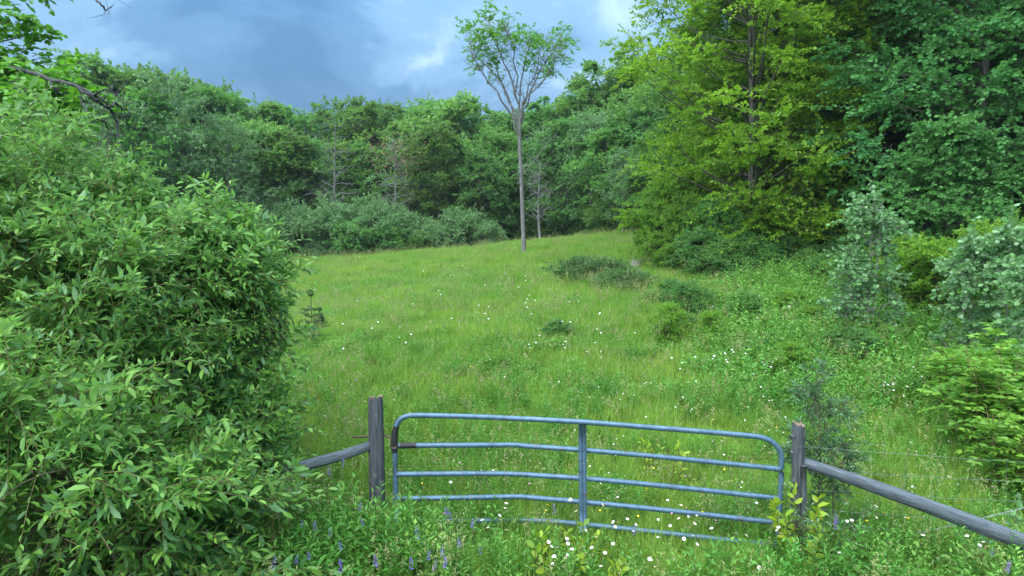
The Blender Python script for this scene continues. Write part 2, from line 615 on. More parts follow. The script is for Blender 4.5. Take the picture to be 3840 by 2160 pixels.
# ------------------------------------------------------------------ the ground
xs = np.unique(np.concatenate([np.linspace(-300, -40, 30), np.linspace(-40, 40, 161), np.linspace(40, 300, 30)]))
ys = np.unique(np.concatenate([np.linspace(-60, 2, 20), np.linspace(2, 62, 121), np.linspace(62, 160, 40), np.linspace(160, 600, 30)]))
X, Y = np.meshgrid(xs, ys, indexing='ij')
GV = np.stack([X, Y, gz(X, Y)], -1).reshape(-1, 3)
ii = (np.arange(len(xs) - 1)[:, None] * len(ys) + np.arange(len(ys) - 1)[None]).ravel()
GF = np.stack([ii, ii + len(ys), ii + len(ys) + 1, ii + 1], -1)
ground = obj('ground', mesh_from('ground', GV, [GF], [gm], smooth_f=True))
ground['kind'] = 'structure'


# ------------------------------------------------------------------ trees: generic builder
def crown_profile(shape, h):
    """relative radius at relative crown height h 0..1"""
    if shape == 'round':
        return np.sqrt(np.clip(1 - (2 * h - 1) ** 2, 0, 1)) * 0.95 + 0.05
    if shape == 'oval':
        return np.sqrt(np.clip(1 - ((h - 0.4) / 0.62) ** 2, 0, 1)) * 0.95 + 0.05
    if shape == 'cone':
        return np.clip(1.02 - h, 0.04, 1) ** 0.8
    if shape == 'column':
        return np.clip(np.minimum(1, (1.02 - h) * 2.2), 0.08, 1) * np.clip(0.55 + h * 1.5, 0, 1)
    if shape == 'top':
        return np.sqrt(np.clip(1 - ((h - 0.62) / 0.64) ** 2, 0, 1)) * 0.95 + 0.05
    return np.ones_like(h)


def tree_meshes(name, seed, H, base, Rc, C, K, n, cr, lL, lW, mat, bark='bark', shape='oval', flat=0.6, trunk_r=0.17, tmpl=LEAF4,
                asc=0.55, spread=0.9, hang=0.0, up=0.75, ntrunk=1, wob=0.3, lump=0.35, tmin=0.0, tmax=1.0, shell=0.55, droop=0.15, hb=(1.25, 1.05)):
    rg = np.random.default_rng(seed)
    ph = rg.uniform(0, 6.28, 8)

    h = rg.beta(hb[0], hb[1], C)
    th = rg.uniform(0, 2 * np.pi, C)
    rad = crown_profile(shape, h) * Rc * (1 + lump * np.sin(2 * th + ph[0] + 4 * h) * np.sin(3 * h * 3.1 + ph[1]) + lump * 0.6 * np.sin(5 * th + ph[2]) * np.sin(7 * h + ph[3]))
    rr = rad * (shell + (1 - shell) * rg.uniform(0, 1, C) ** 0.7) * np.where(rg.uniform(0, 1, C) < 0.2, 0.5, 1)
    zc = base + h * (H - base) * 0.97
    lean = rg.normal(0, 0.03, 2) * H
    tw = np.linspace(0, 1, 12)
    G, B = Geo(), Geo()
    starts = np.zeros((C, 3))
    own = rg.integers(0, ntrunk, C)
    for k in range(ntrunk):
        ox, oy = (0, 0) if ntrunk == 1 else (0.35 * Rc * 0.5 * math.cos(k * 2.4 + ph[4]), 0.35 * Rc * 0.5 * math.sin(k * 2.4 + ph[4]))
        tx = ox * (0.25 + tw) + lean[0] * tw ** 1.5 + wob * np.sin(tw * 5 + ph[5] + k) * tw * (1 - 0.3 * tw)
        ty = oy * (0.25 + tw) + lean[1] * tw ** 1.5 + wob * np.sin(tw * 4 + ph[6] + k) * tw * (1 - 0.3 * tw)
        tz = -0.25 + tw * (H * 0.95 + 0.25)
        r = trunk_r * (1.0 - 0.93 * tw ** 0.8) * np.where(tw < 0.02, 1.3, 1.0) / (1 if ntrunk == 1 else 1.25)
        V, F = tubes(np.stack([tx, ty, tz], -1), r, 8)
        B.add(V, F)
        s = own == k
        hs = np.clip(zc[s] - asc * rr[s] - rg.uniform(0, 0.04, s.sum()) * H, 0.12 * H, 0.93 * H) / (H * 0.95)
        starts[s] = np.stack([np.interp(hs, tw, tx), np.interp(hs, tw, ty), hs * H * 0.95], -1)
    cen = np.stack([np.cos(th) * rr, np.sin(th) * rr, zc], -1)
    cen[:, :2] += lean * (zc / H)[:, None] ** 1.5
    # limbs
    tt = np.linspace(0, 1, 6)[None, :, None]
    mid = starts * 0.45 + cen * 0.55 + np.array([0, 0, 1.0]) * (-0.10 * rr[:, None]) + rg.normal(0, 0.2, (C, 3)) * rr[:, None]
    limb = (1 - tt) ** 2 * starts[:, None] + 2 * tt * (1 - tt) * mid[:, None] + tt ** 2 * cen[:, None]
    r0 = np.clip(0.008 * np.linalg.norm(cen - starts, axis=1) + 0.006, 0.006, trunk_r * 0.4)
    V, F = tubes(limb, r0[:, None] * (1 - 0.82 * np.linspace(0, 1, 6))[None], 4)
    B.add(V, F)
    # sprays of leaves round each clump
    crs = cr * rg.uniform(0.6, 1.35, C)
    out = unit(np.stack([np.cos(th), np.sin(th), np.full(C, 0.25)], -1))
    dirs = rg.normal(0, 1, (C, K, 3))
    dirs = unit(dirs) + out[:, None] * 0.55
    dirs[..., 2] = dirs[..., 2] * flat + 0.12
    dirs = unit(dirs)
    o = np.repeat(cen[:, None], K, 1) + rg.normal(0, 0.30, (C, K, 3)) * crs[:, None, None] * np.array([1, 1, flat * 0.9 + 0.05])
    L = (crs[:, None] * rg.uniform(0.55, 1.15, (C, K))).ravel()
    pos, ax, nor, st = shoots(o.reshape(-1, 3), dirs.reshape(-1, 3), L, n, rg, spread=spread, up=up, hang=hang, droop=droop)
    tint_c = rg.uniform(tmin, tmax, C)
    tint = np.clip(np.repeat(tint_c, K * n) * 0.6 + rg.uniform(tmin, tmax, C * K * n) * 0.4, 0, 1)
    N = len(pos)
    sc = rg.uniform(0.7, 1.25, N)
    V, F = leaves(pos, ax, nor, lL * sc, lW * sc, tmpl)
    G.add(V, F, np.repeat(tint, len(tmpl[0])))
    sel = rg.random(len(st)) < 0.5
    V, F = tubes(st[sel], np.array([[0.007, 0.006, 0.004, 0.002]]).repeat(sel.sum(), 0) * max(1.0, lL / 0.12), 3)
    B.add(V, F)
    return B.mesh(name + '_trunk', [M[bark]], True), G.mesh(name + '_crown', [M[mat]])


def place_tree(protos, name, label, cat, loc, scale, group=None, rotz=None, trunk='trunk', crown='crown'):
    t = thing(name, label, cat, loc, group, rng.uniform(0, 6.28) if rotz is None else rotz, scale)
    obj(trunk, protos[0], t)
    if protos[1] is not None:
        obj(crown, protos[1], t)
    return t


# ------------------------------------------------------------------ wood behind the meadow
far = {}
far['round'] = (13.0, tree_meshes('round', 1, 13, 2.0, 3.6, 130, 13, 13, 0.95, 0.24, 0.15, 'wood', shape='round', flat=0.6))
far['oval'] = (14.0, tree_meshes('oval', 2, 14, 2.6, 3.1, 130, 13, 13, 0.9, 0.22, 0.14, 'wood', shape='oval', flat=0.5))
far['tall'] = (15.0, tree_meshes('tall', 3, 15, 5.0, 2.8, 105, 13, 13, 0.9, 0.24, 0.15, 'wood', shape='top', flat=0.5, lump=0.5))
far['tier'] = (13.0, tree_meshes('tier', 4, 13, 1.4, 3.6, 120, 14, 13, 1.05, 0.22, 0.16, 'wood', shape='oval', flat=0.25, up=0.9))
far['deep'] = (12.0, tree_meshes('deep', 5, 12, 1.0, 2.9, 125, 13, 13, 0.9, 0.22, 0.13, 'deep', shape='oval', flat=0.5))
far['airy'] = (13.0, tree_meshes('airy', 6, 13, 2.0, 3.0, 85, 11, 12, 0.9, 0.18, 0.09, 'grey', bark='greybark', shape='oval', flat=0.8, hang=0.15))
far['pine'] = (13.0, tree_meshes('pine', 7, 13, 2.0, 2.2, 95, 16, 16, 0.75, 0.22, 0.045, 'pine', shape='cone', flat=0.2, asc=0.1))

FAR_LABEL = {
    'round': ('broadleaf_tree', 'round-crowned mid-green tree in the wood beyond the meadow'),
    'oval': ('broadleaf_tree', 'oval-crowned green tree in the wood beyond the meadow'),
    'tall': ('broadleaf_tree', 'tall loose-topped tree in the wood with a bare lower trunk'),
    'tier': ('maple_tree', 'maple with tiered flat sprays in the wood beyond the meadow'),
    'deep': ('broadleaf_tree', 'low dense dark green tree in the wood beyond the meadow'),
    'airy': ('willow_tree', 'airy grey-green tree with narrow leaves in the wood beyond the meadow'),
    'pine': ('pine_tree', 'dark pine rising among the trees of the wood'),
}
sky_px = [-60, 0, 60, 92, 130, 175, 225, 280, 310, 350, 385, 405, 435, 475, 500, 530, 560, 580, 610, 650, 680, 720, 1100]
sky_py = [40, 45, 62, 55, 66, 72, 88, 103, 116, 99, 99, 112, 98, 101, 112, 112, 96, 78, 54, 70, 52, 40, 30]


def far_tree(px, top, y, kind, extra=None):
    H, pr = far[kind]
    g = on_ground(px, y)
    zt = P(px, top, y)[2]
    s = float(np.clip((zt - g[2]) / H, 0.3, 2.2))
    nm, lab = FAR_LABEL[kind]
    return place_tree(pr, nm, extra or lab, 'tree', g, s, None if extra else 'trees of the wood beyond the meadow: ' + kind)


# skyline trees, then the fringe in front of them
for px, y, k in [(92, 56, 'oval'), (135, 58, 'round'), (172, 60, 'tier'), (205, 62, 'oval'), (226, 60, 'round'), (258, 66, 'tier'), (285, 68, 'round'),
                 (312, 72, 'oval'), (348, 66, 'tall'), (372, 72, 'round'), (386, 68, 'tall'), (412, 74, 'oval'), (436, 70, 'tier'), (458, 66, 'round'),
                 (478, 70, 'tall'), (504, 72, 'oval'), (531, 70, 'round'), (558, 68, 'tall'), (584, 64, 'oval'), (608, 62, 'tall'), (634, 60, 'round'),
                 (655, 62, 'oval'), (682, 58, 'pine'), (712, 60, 'oval'), (745, 56, 'round')]:
    far_tree(px, float(np.interp(px, sky_px, sky_py)) + rng.uniform(-3, 4), y, k)
for px, top, y, k in [(60, 92, 40, 'airy'), (110, 95, 44, 'airy'), (150, 88, 46, 'oval'), (178, 78, 47, 'airy'), (232, 118, 49, 'airy'), (205, 130, 50, 'deep'),
                      (262, 122, 54, 'round'), (285, 128, 55, 'tier'), (300, 140, 56, 'deep'), (330, 138, 60, 'round'), (368, 140, 60, 'oval'),
                      (404, 140, 58, 'airy'), (420, 118, 60, 'tier'), (440, 122, 55, 'oval'), (462, 150, 57, 'deep'), (482, 152, 54, 'deep'),
                      (500, 130, 58, 'round'), (520, 150, 58, 'deep'), (545, 128, 56, 'airy'), (566, 120, 55, 'deep'), (590, 112, 53, 'airy'),
                      (610, 130, 50, 'round'), (628, 105, 50, 'oval'), (645, 100, 48, 'deep'), (622, 150, 46, 'airy'), (648, 135, 44, 'deep')]:
    far_tree(px, top + rng.uniform(-3, 3), y, k)
# deeper rows close the gaps
for i, px in enumerate(np.linspace(-20, 760, 30)):
    k = ['round', 'oval', 'deep', 'tier'][i % 4]
    far_tree(px + rng.uniform(-8, 8), float(np.interp(px, sky_px, sky_py)) + rng.uniform(10, 34), 84 + rng.uniform(-4, 8), k)

# grey willow shrubs along the meadow's far edge
shrub_m = {
    'grey': tree_meshes('shrub_grey', 21, 4.0, 0.25, 2.2, 110, 12, 12, 0.60, 0.15, 0.06, 'grey', bark='twig', shape='round', flat=0.9, trunk_r=0.06, ntrunk=5, asc=0.8, hang=0.05),
    'green': tree_meshes('shrub_green', 22, 4.0, 0.2, 2.2, 110, 12, 12, 0.60, 0.15, 0.075, 'wood', bark='twig', shape='round', flat=0.8, trunk_r=0.06, ntrunk=5, asc=0.8),
    'young': tree_meshes('shrub_young', 23, 4.0, 0.15, 1.7, 95, 12, 13, 0.55, 0.12, 0.07, 'young', bark='twig', shape='oval', flat=0.5, lump=0.6, trunk_r=0.05, ntrunk=4, asc=0.7),
    'deep': tree_meshes('shrub_deep', 24, 3.0, 0.1, 2.0, 110, 13, 12, 0.5, 0.12, 0.085, 'deep', bark='twig', shape='round', flat=0.5, trunk_r=0.045, ntrunk=5, asc=0.7),
}
SH_H = {'grey': 4.0, 'green': 4.0, 'young': 4.0, 'deep': 3.0}


def shrub(px, top, y, kind, label, group=None, name='willow_shrub', cat='shrub', wide=1.0):
    g = on_ground(px, y)
    s = float(np.clip((P(px, top, y)[2] - g[2]) / SH_H[kind], 0.15, 2.0))
    t = place_tree(shrub_m[kind], name, label, cat, g, s, group, trunk='stems', crown='foliage')
    t.scale = (s * wide, s * wide, s)
    return t


for px, top, y in [(302, 183, 54), (318, 212, 50), (340, 206, 50.5), (362, 200, 52), (378, 210, 51), (396, 206, 53), (412, 214, 52),
                   (432, 226, 50.5), (450, 212, 52), (470, 210, 52.5), (490, 222, 51), (286, 205, 51), (268, 210, 50), (245, 206, 49)]:
    shrub(px, top, y, 'grey', 'grey-green willow shrub behind the far edge of the meadow', 'willow shrubs along the far edge of the meadow')
for px, top, y in [(352, 222, 49.5), (386, 226, 49.8), (420, 232, 50), (510, 205, 60), (536, 214, 57), (552, 212, 56), (572, 208, 55), (590, 204, 54), (606, 196, 52), (618, 184, 50), (468, 205, 58), (440, 196, 60), (500, 190, 62), (526, 185, 64), (546, 180, 63), (566, 180, 62), (400, 190, 62), (370, 186, 60), (330, 185, 62)]:
    shrub(px, top, y, 'green', 'green rounded shrub at the foot of the wood', 'green shrubs at the foot of the wood')


# bare dead trees in the wood edge
def dead_tree(px, top, base_py, y, label, seed, crown=None):
    rg = np.random.default_rng(seed)
    g = on_ground(px, y)
    H = P(px, top, y)[2] - g[2]
    t = thing('dead_tree', label, 'tree', g)
    B = Geo()
    tw = np.linspace(0, 1, 10)
    tr = np.stack([0.15 * np.sin(tw * 4 + seed), 0.15 * np.sin(tw * 3), -0.2 + tw * (H + 0.2)], -1)
    B.add(*tubes(tr, 0.13 * (1 - 0.9 * tw), 7))
    for i in range(46):
        h = rg.uniform(0.3, 0.97)
        a = rg.uniform(0, 6.28)
        l = (1.15 - h) * H * rg.uniform(0.14, 0.3) + 0.4
        s = np.array([np.interp(h, tw, tr[:, 0]), np.interp(h, tw, tr[:, 1]), h * H])
        d = unit(np.array([math.cos(a), math.sin(a), rg.uniform(-0.3, 1.6)]))
        q = np.linspace(0, 1, 6)[:, None]
        pl = s + d * l * q + np.array([0, 0, -0.25]) * l * q ** 2 + rg.normal(0, 0.04, (6, 3)) * l * q
        B.add(*tubes(pl, 0.045 * (1.1 - h) * (1.0 - 0.8 * q[:, 0]) + 0.006, 4))
        for j in range(4):
            f = rg.integers(2, 6)
            dd = unit(d + rg.normal(0, 0.6, 3))
            q2 = np.linspace(0, 1, 4)[:, None]
            B.add(*tubes(pl[f] + dd * l * 0.4 * q2 + rg.normal(0, 0.02, (4, 3)), 0.010 * (1 - 0.6 * q2[:, 0]), 3))
    obj('trunk', B.mesh('dead_tree', [M['elmbark']], True), t)
    if crown:
        G = Geo()
        c = np.array([0.3, -0.3, 0.86 * H])
        n_ = 900
        pos = c + rg.normal(0, 1, (n_, 3)) * np.array([1.2, 1.0, 0.8])
        V, F = leaves(pos, rg.normal(0, 1, (n_, 3)), rg.normal(0, 1, (n_, 3)), 0.16, 0.09, LEAF4)
        G.add(V, F, np.repeat(rg.random(n_), 4))
        obj('crown', G.mesh('dead_crown', [M['brown']]), t)
    return t


dead_tree(338, 118, 205, 52.5, 'bare grey dead tree standing above the willow shrubs', 3)
dead_tree(395, 138, 214, 53, 'slim dead trunk with a withered brown crown above the willow shrubs', 5, True)
dead_tree(540, 160, 210, 52, 'thin grey dead trunk at the wood edge behind the lone elm', 9)
dead_tree(310, 126, 205, 57, 'bare pale dead tree deep among the wood edge trees', 13)

# ------------------------------------------------------------------ the lone elm
EY = 35.0
eb = on_ground(523.5, EY)
elm = thing('elm_tree', 'tall slim elm with a bare trunk and a leafy vase-shaped top, alone in the meadow', 'tree', eb)
rg = np.random.default_rng(77)


def D2(x, y):
    return x * 0.39752, y * 0.39752


def EP(dx, dy, dep=0.0):
    return P(*D2(dx, dy), EY + dep)


B, G = Geo(), Geo()
limb_geos = []
trunk_px = [(1317, 650), (1317, 600), (1314, 520), (1311, 440), (1308, 380), (1307, 330), (1308, 298)]
tp = np.array([EP(*q) for q in trunk_px])
tp[0, 2] = eb[2] - 0.2
B.add(*tubes(tp, np.array([0.145, 0.112, 0.102, 0.097, 0.092, 0.087, 0.075]), 10))
# limbs: pixel paths from the fork, with depth
limbs = [
    ([(1307, 322), (1286, 258), (1262, 205), (1225, 160), (1192, 128), (1182, 98)], 1.2, 0.055),
    ([(1308, 300), (1298, 240), (1280, 180), (1258, 130), (1240, 92), (1230, 62)], -0.6, 0.055),
    ([(1302, 255), (1298, 220), (1296, 170), (1290, 125), (1284, 98), (1276, 76)], -1.3, 0.048),
    ([(1308, 300), (1306, 240), (1316, 180), (1326, 130), (1331, 116), (1335, 106)], 1.4, 0.048),
    ([(1309, 310), (1318, 262), (1345, 200), (1370, 155), (1392, 126), (1408, 102)], 0.2, 0.055),
    ([(1316, 275), (1326, 258), (1350, 222), (1380, 180), (1398, 146), (1416, 120)], -1.4, 0.048),
    ([(1307, 345), (1292, 300), (1262, 250), (1230, 205), (1205, 175), (1190, 150)], -1.2, 0.06),
    ([(1309, 320), (1318, 270), (1334, 215), (1352, 160), (1362, 125), (1372, 105)], 1.8, 0.05),
    ([(1307, 330), (1290, 280), (1268, 220), (1248, 165), (1225, 120), (1205, 95)], 2.0, 0.05),
]
tips = []
for pts, dep, r in limbs:
    q = np.array([EP(x, y, dep * (i / 5.0) ** 1.2) for i, (x, y) in enumerate(pts)])
    t6 = np.linspace(0, 1, 11)
    qq = np.stack([np.interp(t6, np.linspace(0, 1, 6), q[:, k]) for k in range(3)], -1)
    qq[1:-1] += rg.normal(0, 0.06, (9, 3))
    TB, B = B if not limb_geos else TB, Geo()
    limb_geos.append(B)
    B.add(*tubes(qq, r * (1 - 0.85 * t6), 6))
    # side twigs, bare low down, leafy at the top
    for j in range(26):
        f = rg.uniform(0.22, 1.0)
        s = np.array([np.interp(f, t6, qq[:, k]) for k in range(3)])
        d = unit(qq[-1] - qq[0])
        d = unit(d * 0.8 + rg.normal(0, 0.55, 3) * np.array([1, 1, 0.5]) + np.array([0, 0, 0.25]))
        l = rg.uniform(0.35, 0.8)
        q2 = np.linspace(0, 1, 5)[:, None]
        pl = s + d * l * q2 + rg.normal(0, 0.03, (5, 3)) * q2
        B.add(*tubes(pl, 0.014 * (1 - 0.75 * q2[:, 0]), 3))
        if s[2] + d[2] * l > EP(1300, 208)[2]:
            tips.append((pl[2], d, f))
        if f > 0.45:
            tips.append((s, unit(d + rg.normal(0, 0.5, 3)), f))
            for _ in range(2):
                d3 = unit(d + rg.normal(0, 0.6, 3))
                B.add(*tubes(pl[3] + d3 * 0.5 * q2[:4] * 1.33, 0.006 * (1 - 0.6 * q2[:4, 0]), 3))
                if pl[3][2] > EP(1300, 190)[2]:
                    tips.append((pl[3], d3, f))
# fine dead twigs round the lower fork and dead limbs on the trunk
B = TB
for x0, y0, x1, y1 in [(1311, 420), (1335, 400)][0:0] or [(1312, 440, 1285, 428), (1312, 430, 1342, 385), (1312, 445, 1400, 330), (1310, 470, 1290, 430)]:
    a_, b_ = EP(x0, y0), EP(x1, y1, -0.5)
    q2 = np.linspace(0, 1, 6)[:, None]
    B.add(*tubes(a_ + (b_ - a_) * q2 + rg.normal(0, 0.03, (6, 3)) * q2, 0.035 * (1 - 0.8 * q2[:, 0]), 5))
for j in range(150):
    li = rg.integers(0, len(limbs))
    pts, dep, r = limbs[li]
    i = rg.integers(1, 5)
    s = EP(*pts[i], dep * (i / 5) ** 1.2)
    a = rg.uniform(0, 6.28)
    d = unit(np.array([math.cos(a), 0.6 * math.sin(a), rg.uniform(0.0, 1.0)]))
    q2 = np.linspace(0, 1, 5)[:, None]
    l = rg.uniform(0.5, 1.3)
    limb_geos[li].add(*tubes(s + d * l * q2 + rg.normal(0, 0.05, (5, 3)) * q2 + np.array([0, 0, 0.2]) * q2 ** 2, 0.010 * (1 - 0.7 * q2[:, 0]), 3))
leaf_spots = [(1010, 150), (1030, 185), (1062, 212), (1108, 82), (1130, 112), (1160, 150), (1212, 105), (1190, 140), (1150, 190), (1200, 200), (1240, 212), (1100, 232), (1040, 262), (1080, 290),
              (1130, 320), (1162, 345), (1180, 270), (1250, 192), (1300, 172), (1312, 202), (1340, 222), (1390, 212), (1440, 192), (1490, 170), (1510, 215), (1470, 240), (1430, 262),
              (1480, 290), (1420, 312), (1340, 300), (1312, 342), (1370, 242), (1440, 345), (1050, 322), (1090, 180), (1400, 380)]
limb_pts = np.array([EP(x, y, dep * (i / 5.0) ** 1.2) for pts, dep, r in limbs for i, (x, y) in enumerate(pts) if i > 1])
o_, d_ = [], []
for zx, zy in leaf_spots:
    for rep_ in range(2):
        c = EP(670.8 + 0.5 * zx + rg.normal(0, 4), 0.5 * zy + rg.normal(0, 4), rg.uniform(-1.7, 1.7))
        li = int(np.argmin(np.linalg.norm(limb_pts - c - np.array([0, 0, -0.5]), axis=1)))
        s0 = limb_pts[li]
        q2 = np.linspace(0, 1, 6)[:, None]
        limb_geos[li // 4].add(*tubes(s0 + (c - s0) * q2 + rg.normal(0, 0.035, (6, 3)) * q2 + np.array([0, 0, -0.15]) * np.sin(np.pi * q2), 0.016 * (1 - 0.75 * q2[:, 0]), 4))
        k = rg.integers(7, 13)
        o_.append(c + rg.normal(0, 0.20, (k, 3)))
        d_.append(unit(unit(c - s0) + rg.normal(0, 0.7, (k, 3)) * np.array([1, 1, 0.5])))
o_, d_ = np.concatenate(o_), np.concatenate(d_)
pos, ax, nor, st = shoots(o_, d_, rg.uniform(0.22, 0.45, len(o_)), 9, rg, two_rank=True, up=0.75, hang=0.1, droop=0.25)
V, F = leaves(pos, ax, nor, rg.uniform(0.10, 0.17, len(pos)), rg.uniform(0.06, 0.10, len(pos)), LEAF4)
G.add(V, F, np.repeat(rg.random(len(pos)), 4))
etr = obj('trunk', B.mesh('elm_trunk', [M['elmbark']], True, eb), elm)
for lg in limb_geos:
    obj('limb', lg.mesh('elm_limb', [M['elmbark']], True, eb), etr)
obj('crown', G.mesh('elm_crown', [M['elm']], False, eb), elm)

# ------------------------------------------------------------------ maples and the wood on the right
mapA = tree_meshes('mapleA', 41, 17.0, 0.9, 3.9, 225, 17, 18, 1.0, 0.125, 0.095, 'maple', shape='oval', flat=0.42, up=0.66, trunk_r=0.22, asc=0.5, lump=0.45, shell=0.4, hb=(1.1, 1.45), tmpl=LEAF4, hang=0.05)
mapB = tree_meshes('mapleB', 42, 16.0, 1.2, 3.3, 180, 17, 18, 0.95, 0.125, 0.095, 'maple', shape='oval', flat=0.42, up=0.66, trunk_r=0.18, asc=0.5, lump=0.45, shell=0.4, hb=(1.1, 1.45), tmpl=LEAF4, hang=0.05)
basA = tree_meshes('bassA', 43, 17.0, 2.6, 4.0, 125, 15, 17, 1.15, 0.135, 0.11, 'bass', shape='oval', flat=0.6, up=0.6, hb=(1.1, 1.4), trunk_r=0.24, asc=0.3, lump=0.5, tmpl=LEAF6, hang=0.35)
basB = tree_meshes('bassB', 44, 8.0, 0.8, 2.1, 95, 14, 15, 0.8, 0.145, 0.12, 'bass', shape='oval', flat=0.6, up=0.6, trunk_r=0.09, asc=0.3, lump=0.4, tmpl=LEAF6, hang=0.35, tmin=0.5, tmax=1.0)


def put(pr, name, label, px, y, s, group=None, cat='tree', rotz=None):
    return place_tree(pr, name, label, cat, on_ground(px, y), s, group, rotz)


put(mapA, 'maple_tree', 'tall yellow-green maple with two dark trunks showing at the meadow edge', 750, 25.0, 1.0, rotz=0.6)
put(mapB, 'maple_tree', 'yellow-green maple just behind the tall one at the meadow edge', 764, 27.5, 1.08, rotz=2.0)
put(mapA, 'maple_tree', 'yellow-green maple leaning into the gap beside the dark right-hand trees', 826, 28.0, 0.92, rotz=3.9)
put(mapB, 'maple_tree', 'lower yellow-green maple on the meadow side of the maple clump', 722, 28.5, 0.72, rotz=4.5)
put(mapB, 'maple_tree', 'maple rising behind the right-hand shrubs, paler than its neighbours', 868, 30.0, 1.0, rotz=1.1)
for px, y, s, rz, lab in [
        (872, 26.5, 1.0, 0.3, 'tall dark tree with a black trunk standing hard against the yellow-green maples'),
        (972, 21.0, 0.95, 1.5, 'tall dark broad-leaved tree rising straight behind the pale-leaved young tree'),
        (1000, 23.5, 1.0, 2.6, 'tall dark tree half hidden behind the one over the pale-leaved young tree'),
        (918, 29.0, 1.02, 4.0, 'tall dark tree set back in the shade between the maples and the pale-leaved young tree'),
        (1075, 20.0, 0.95, 5.2, 'tall dark tree whose leafy limbs hang above the aspen sapling group'),
        (1060, 27.0, 1.05, 0.9, 'tall dark tree deep in the wood above the aspen sapling group')]:
    put(basA, 'basswood_tree', lab, px, y, s, 'tall dark trees of the right-hand wood', rotz=rz)
put(basB, 'basswood_tree', 'pale-leaved young broad-leaved tree standing out before the dark right-hand wood', 945, 18.5, 0.62, rotz=0.5)
put(basB, 'basswood_tree', 'small broad-leaved tree low at the foot of the right-hand wood', 1005, 19.5, 0.5, rotz=2.4)
# closed wood behind them
for i in range(16):
    y = rng.uniform(34, 46)
    px = 700 + i * 27 + rng.uniform(-10, 10)
    put(far['deep' if i % 2 else 'round'][1], 'broadleaf_tree', 'dark tree of the closed wood behind the maples', px, y, rng.uniform(0.72, 1.0), 'trees of the closed wood behind the maples')
for i in range(12):
    y = rng.uniform(29, 36)
    put(shrub_m['deep'], 'understory_shrub', 'dark shrub in the shade under the right-hand wood', 800 + i * 24, y, rng.uniform(0.7, 1.2), 'shrubs in the shade of the right-hand wood', 'shrub')

# understory along the meadow's right edge
YL = 'yellow-green young tree at the meadow edge before the maples'
for px, top, y, w in [(652, 200, 26.5, 0.75), (668, 178, 27.0, 0.7), (682, 194, 25.5, 0.7), (656, 232, 25.0, 0.85), (702, 208, 26.0, 0.7), (674, 244, 24.0, 0.95)]:
    shrub(px, top, y, 'young', YL, 'yellow-green young trees at the meadow edge', 'young_tree', 'tree', w)
for px, top, y, w in [(700, 232, 23.5, 1.0), (722, 225, 24.0, 1.0), (745, 236, 23.0, 1.0), (770, 232, 23.5, 1.0), (795, 240, 23.0, 1.1), (820, 232, 24.0, 1.1),
                      (735, 256, 22.0, 1.2), (710, 252, 22.5, 1.0), (845, 238, 22, 1.1), (890, 228, 21, 1.1), (925, 232, 20, 1.1), (780, 258, 22, 1.1)]:
    shrub(px, top, y, 'deep', 'dark green shrub at the foot of the maples', 'dark shrubs at the foot of the maples', 'leafy_shrub', 'shrub', w)
for px, top, y, w in [(712, 200, 24.6, 0.8), (736, 190, 25.0, 0.8), (758, 206, 24.2, 0.8), (784, 196, 25.0, 0.8), (810, 206, 24.5, 0.8), (836, 200, 25.0, 0.8), (726, 240, 22.6, 0.8), (768, 246, 22.2, 0.8), (806, 250, 22.0, 0.8)]:
    shrub(px, top, y, 'green', 'mid-green bushy undergrowth below the maple crowns', 'bushy undergrowth below the maples', 'leafy_shrub', 'shrub', w)
for px, top, y, w in [(905, 236, 17.5, 1.0), (940, 240, 16.5, 1.1), (975, 226, 16.5, 1.0), (1010, 222, 16.0, 1.0), (1040, 230, 15, 1.0), (865, 246, 18.5, 1.0)]:
    shrub(px, top, y, 'young', 'light green shrub below the right-hand wood', 'light green shrubs below the right-hand wood', 'leafy_shrub', 'shrub', w)

# aspen saplings with pale round leaves
asp = tree_meshes('aspen', 51, 3.0, 0.55, 0.52, 52, 6, 8, 0.34, 0.085, 0.075, 'aspen', bark='greybark', shape='oval', flat=0.9, trunk_r=0.03, ntrunk=2, asc=0.8, up=0.35, hang=0.45, spread=1.1, tmpl=LEAF6, wob=0.08)
asp_top = {868: 199, 992: 236, 1022: 245, 958: 268, 905: 290}
for (px, by, top, y, sw, lab) in [
        (868, 346, 199, None, 1.0, 'pale round-leaved aspen sapling standing alone before the maples'),
        (846, 346, 250, None, 1.1, 'short aspen sapling close beside the lone tall sapling'),
        (965, 380, 238, None, 1.0, 'pale-leaved aspen sapling before the light green shrubs'),
        (1000, 385, 228, None, 1.05, 'tallest aspen sapling of the group by the yellow-green compound-leaved shrubs'),
        (1030, 420, 262, None, 1.1, 'nearest aspen sapling, with large pale leaves above the compound-leaved shrubs')]:
    g = hit(px, by)
    s = (P(px, top, g[1])[2] - g[2]) / 3.0
    t = place_tree(asp, 'aspen_sapling', lab, 'sapling', g, s, rotz=rng.uniform(0, 6))
    t.scale = (s * sw, s * sw, s)

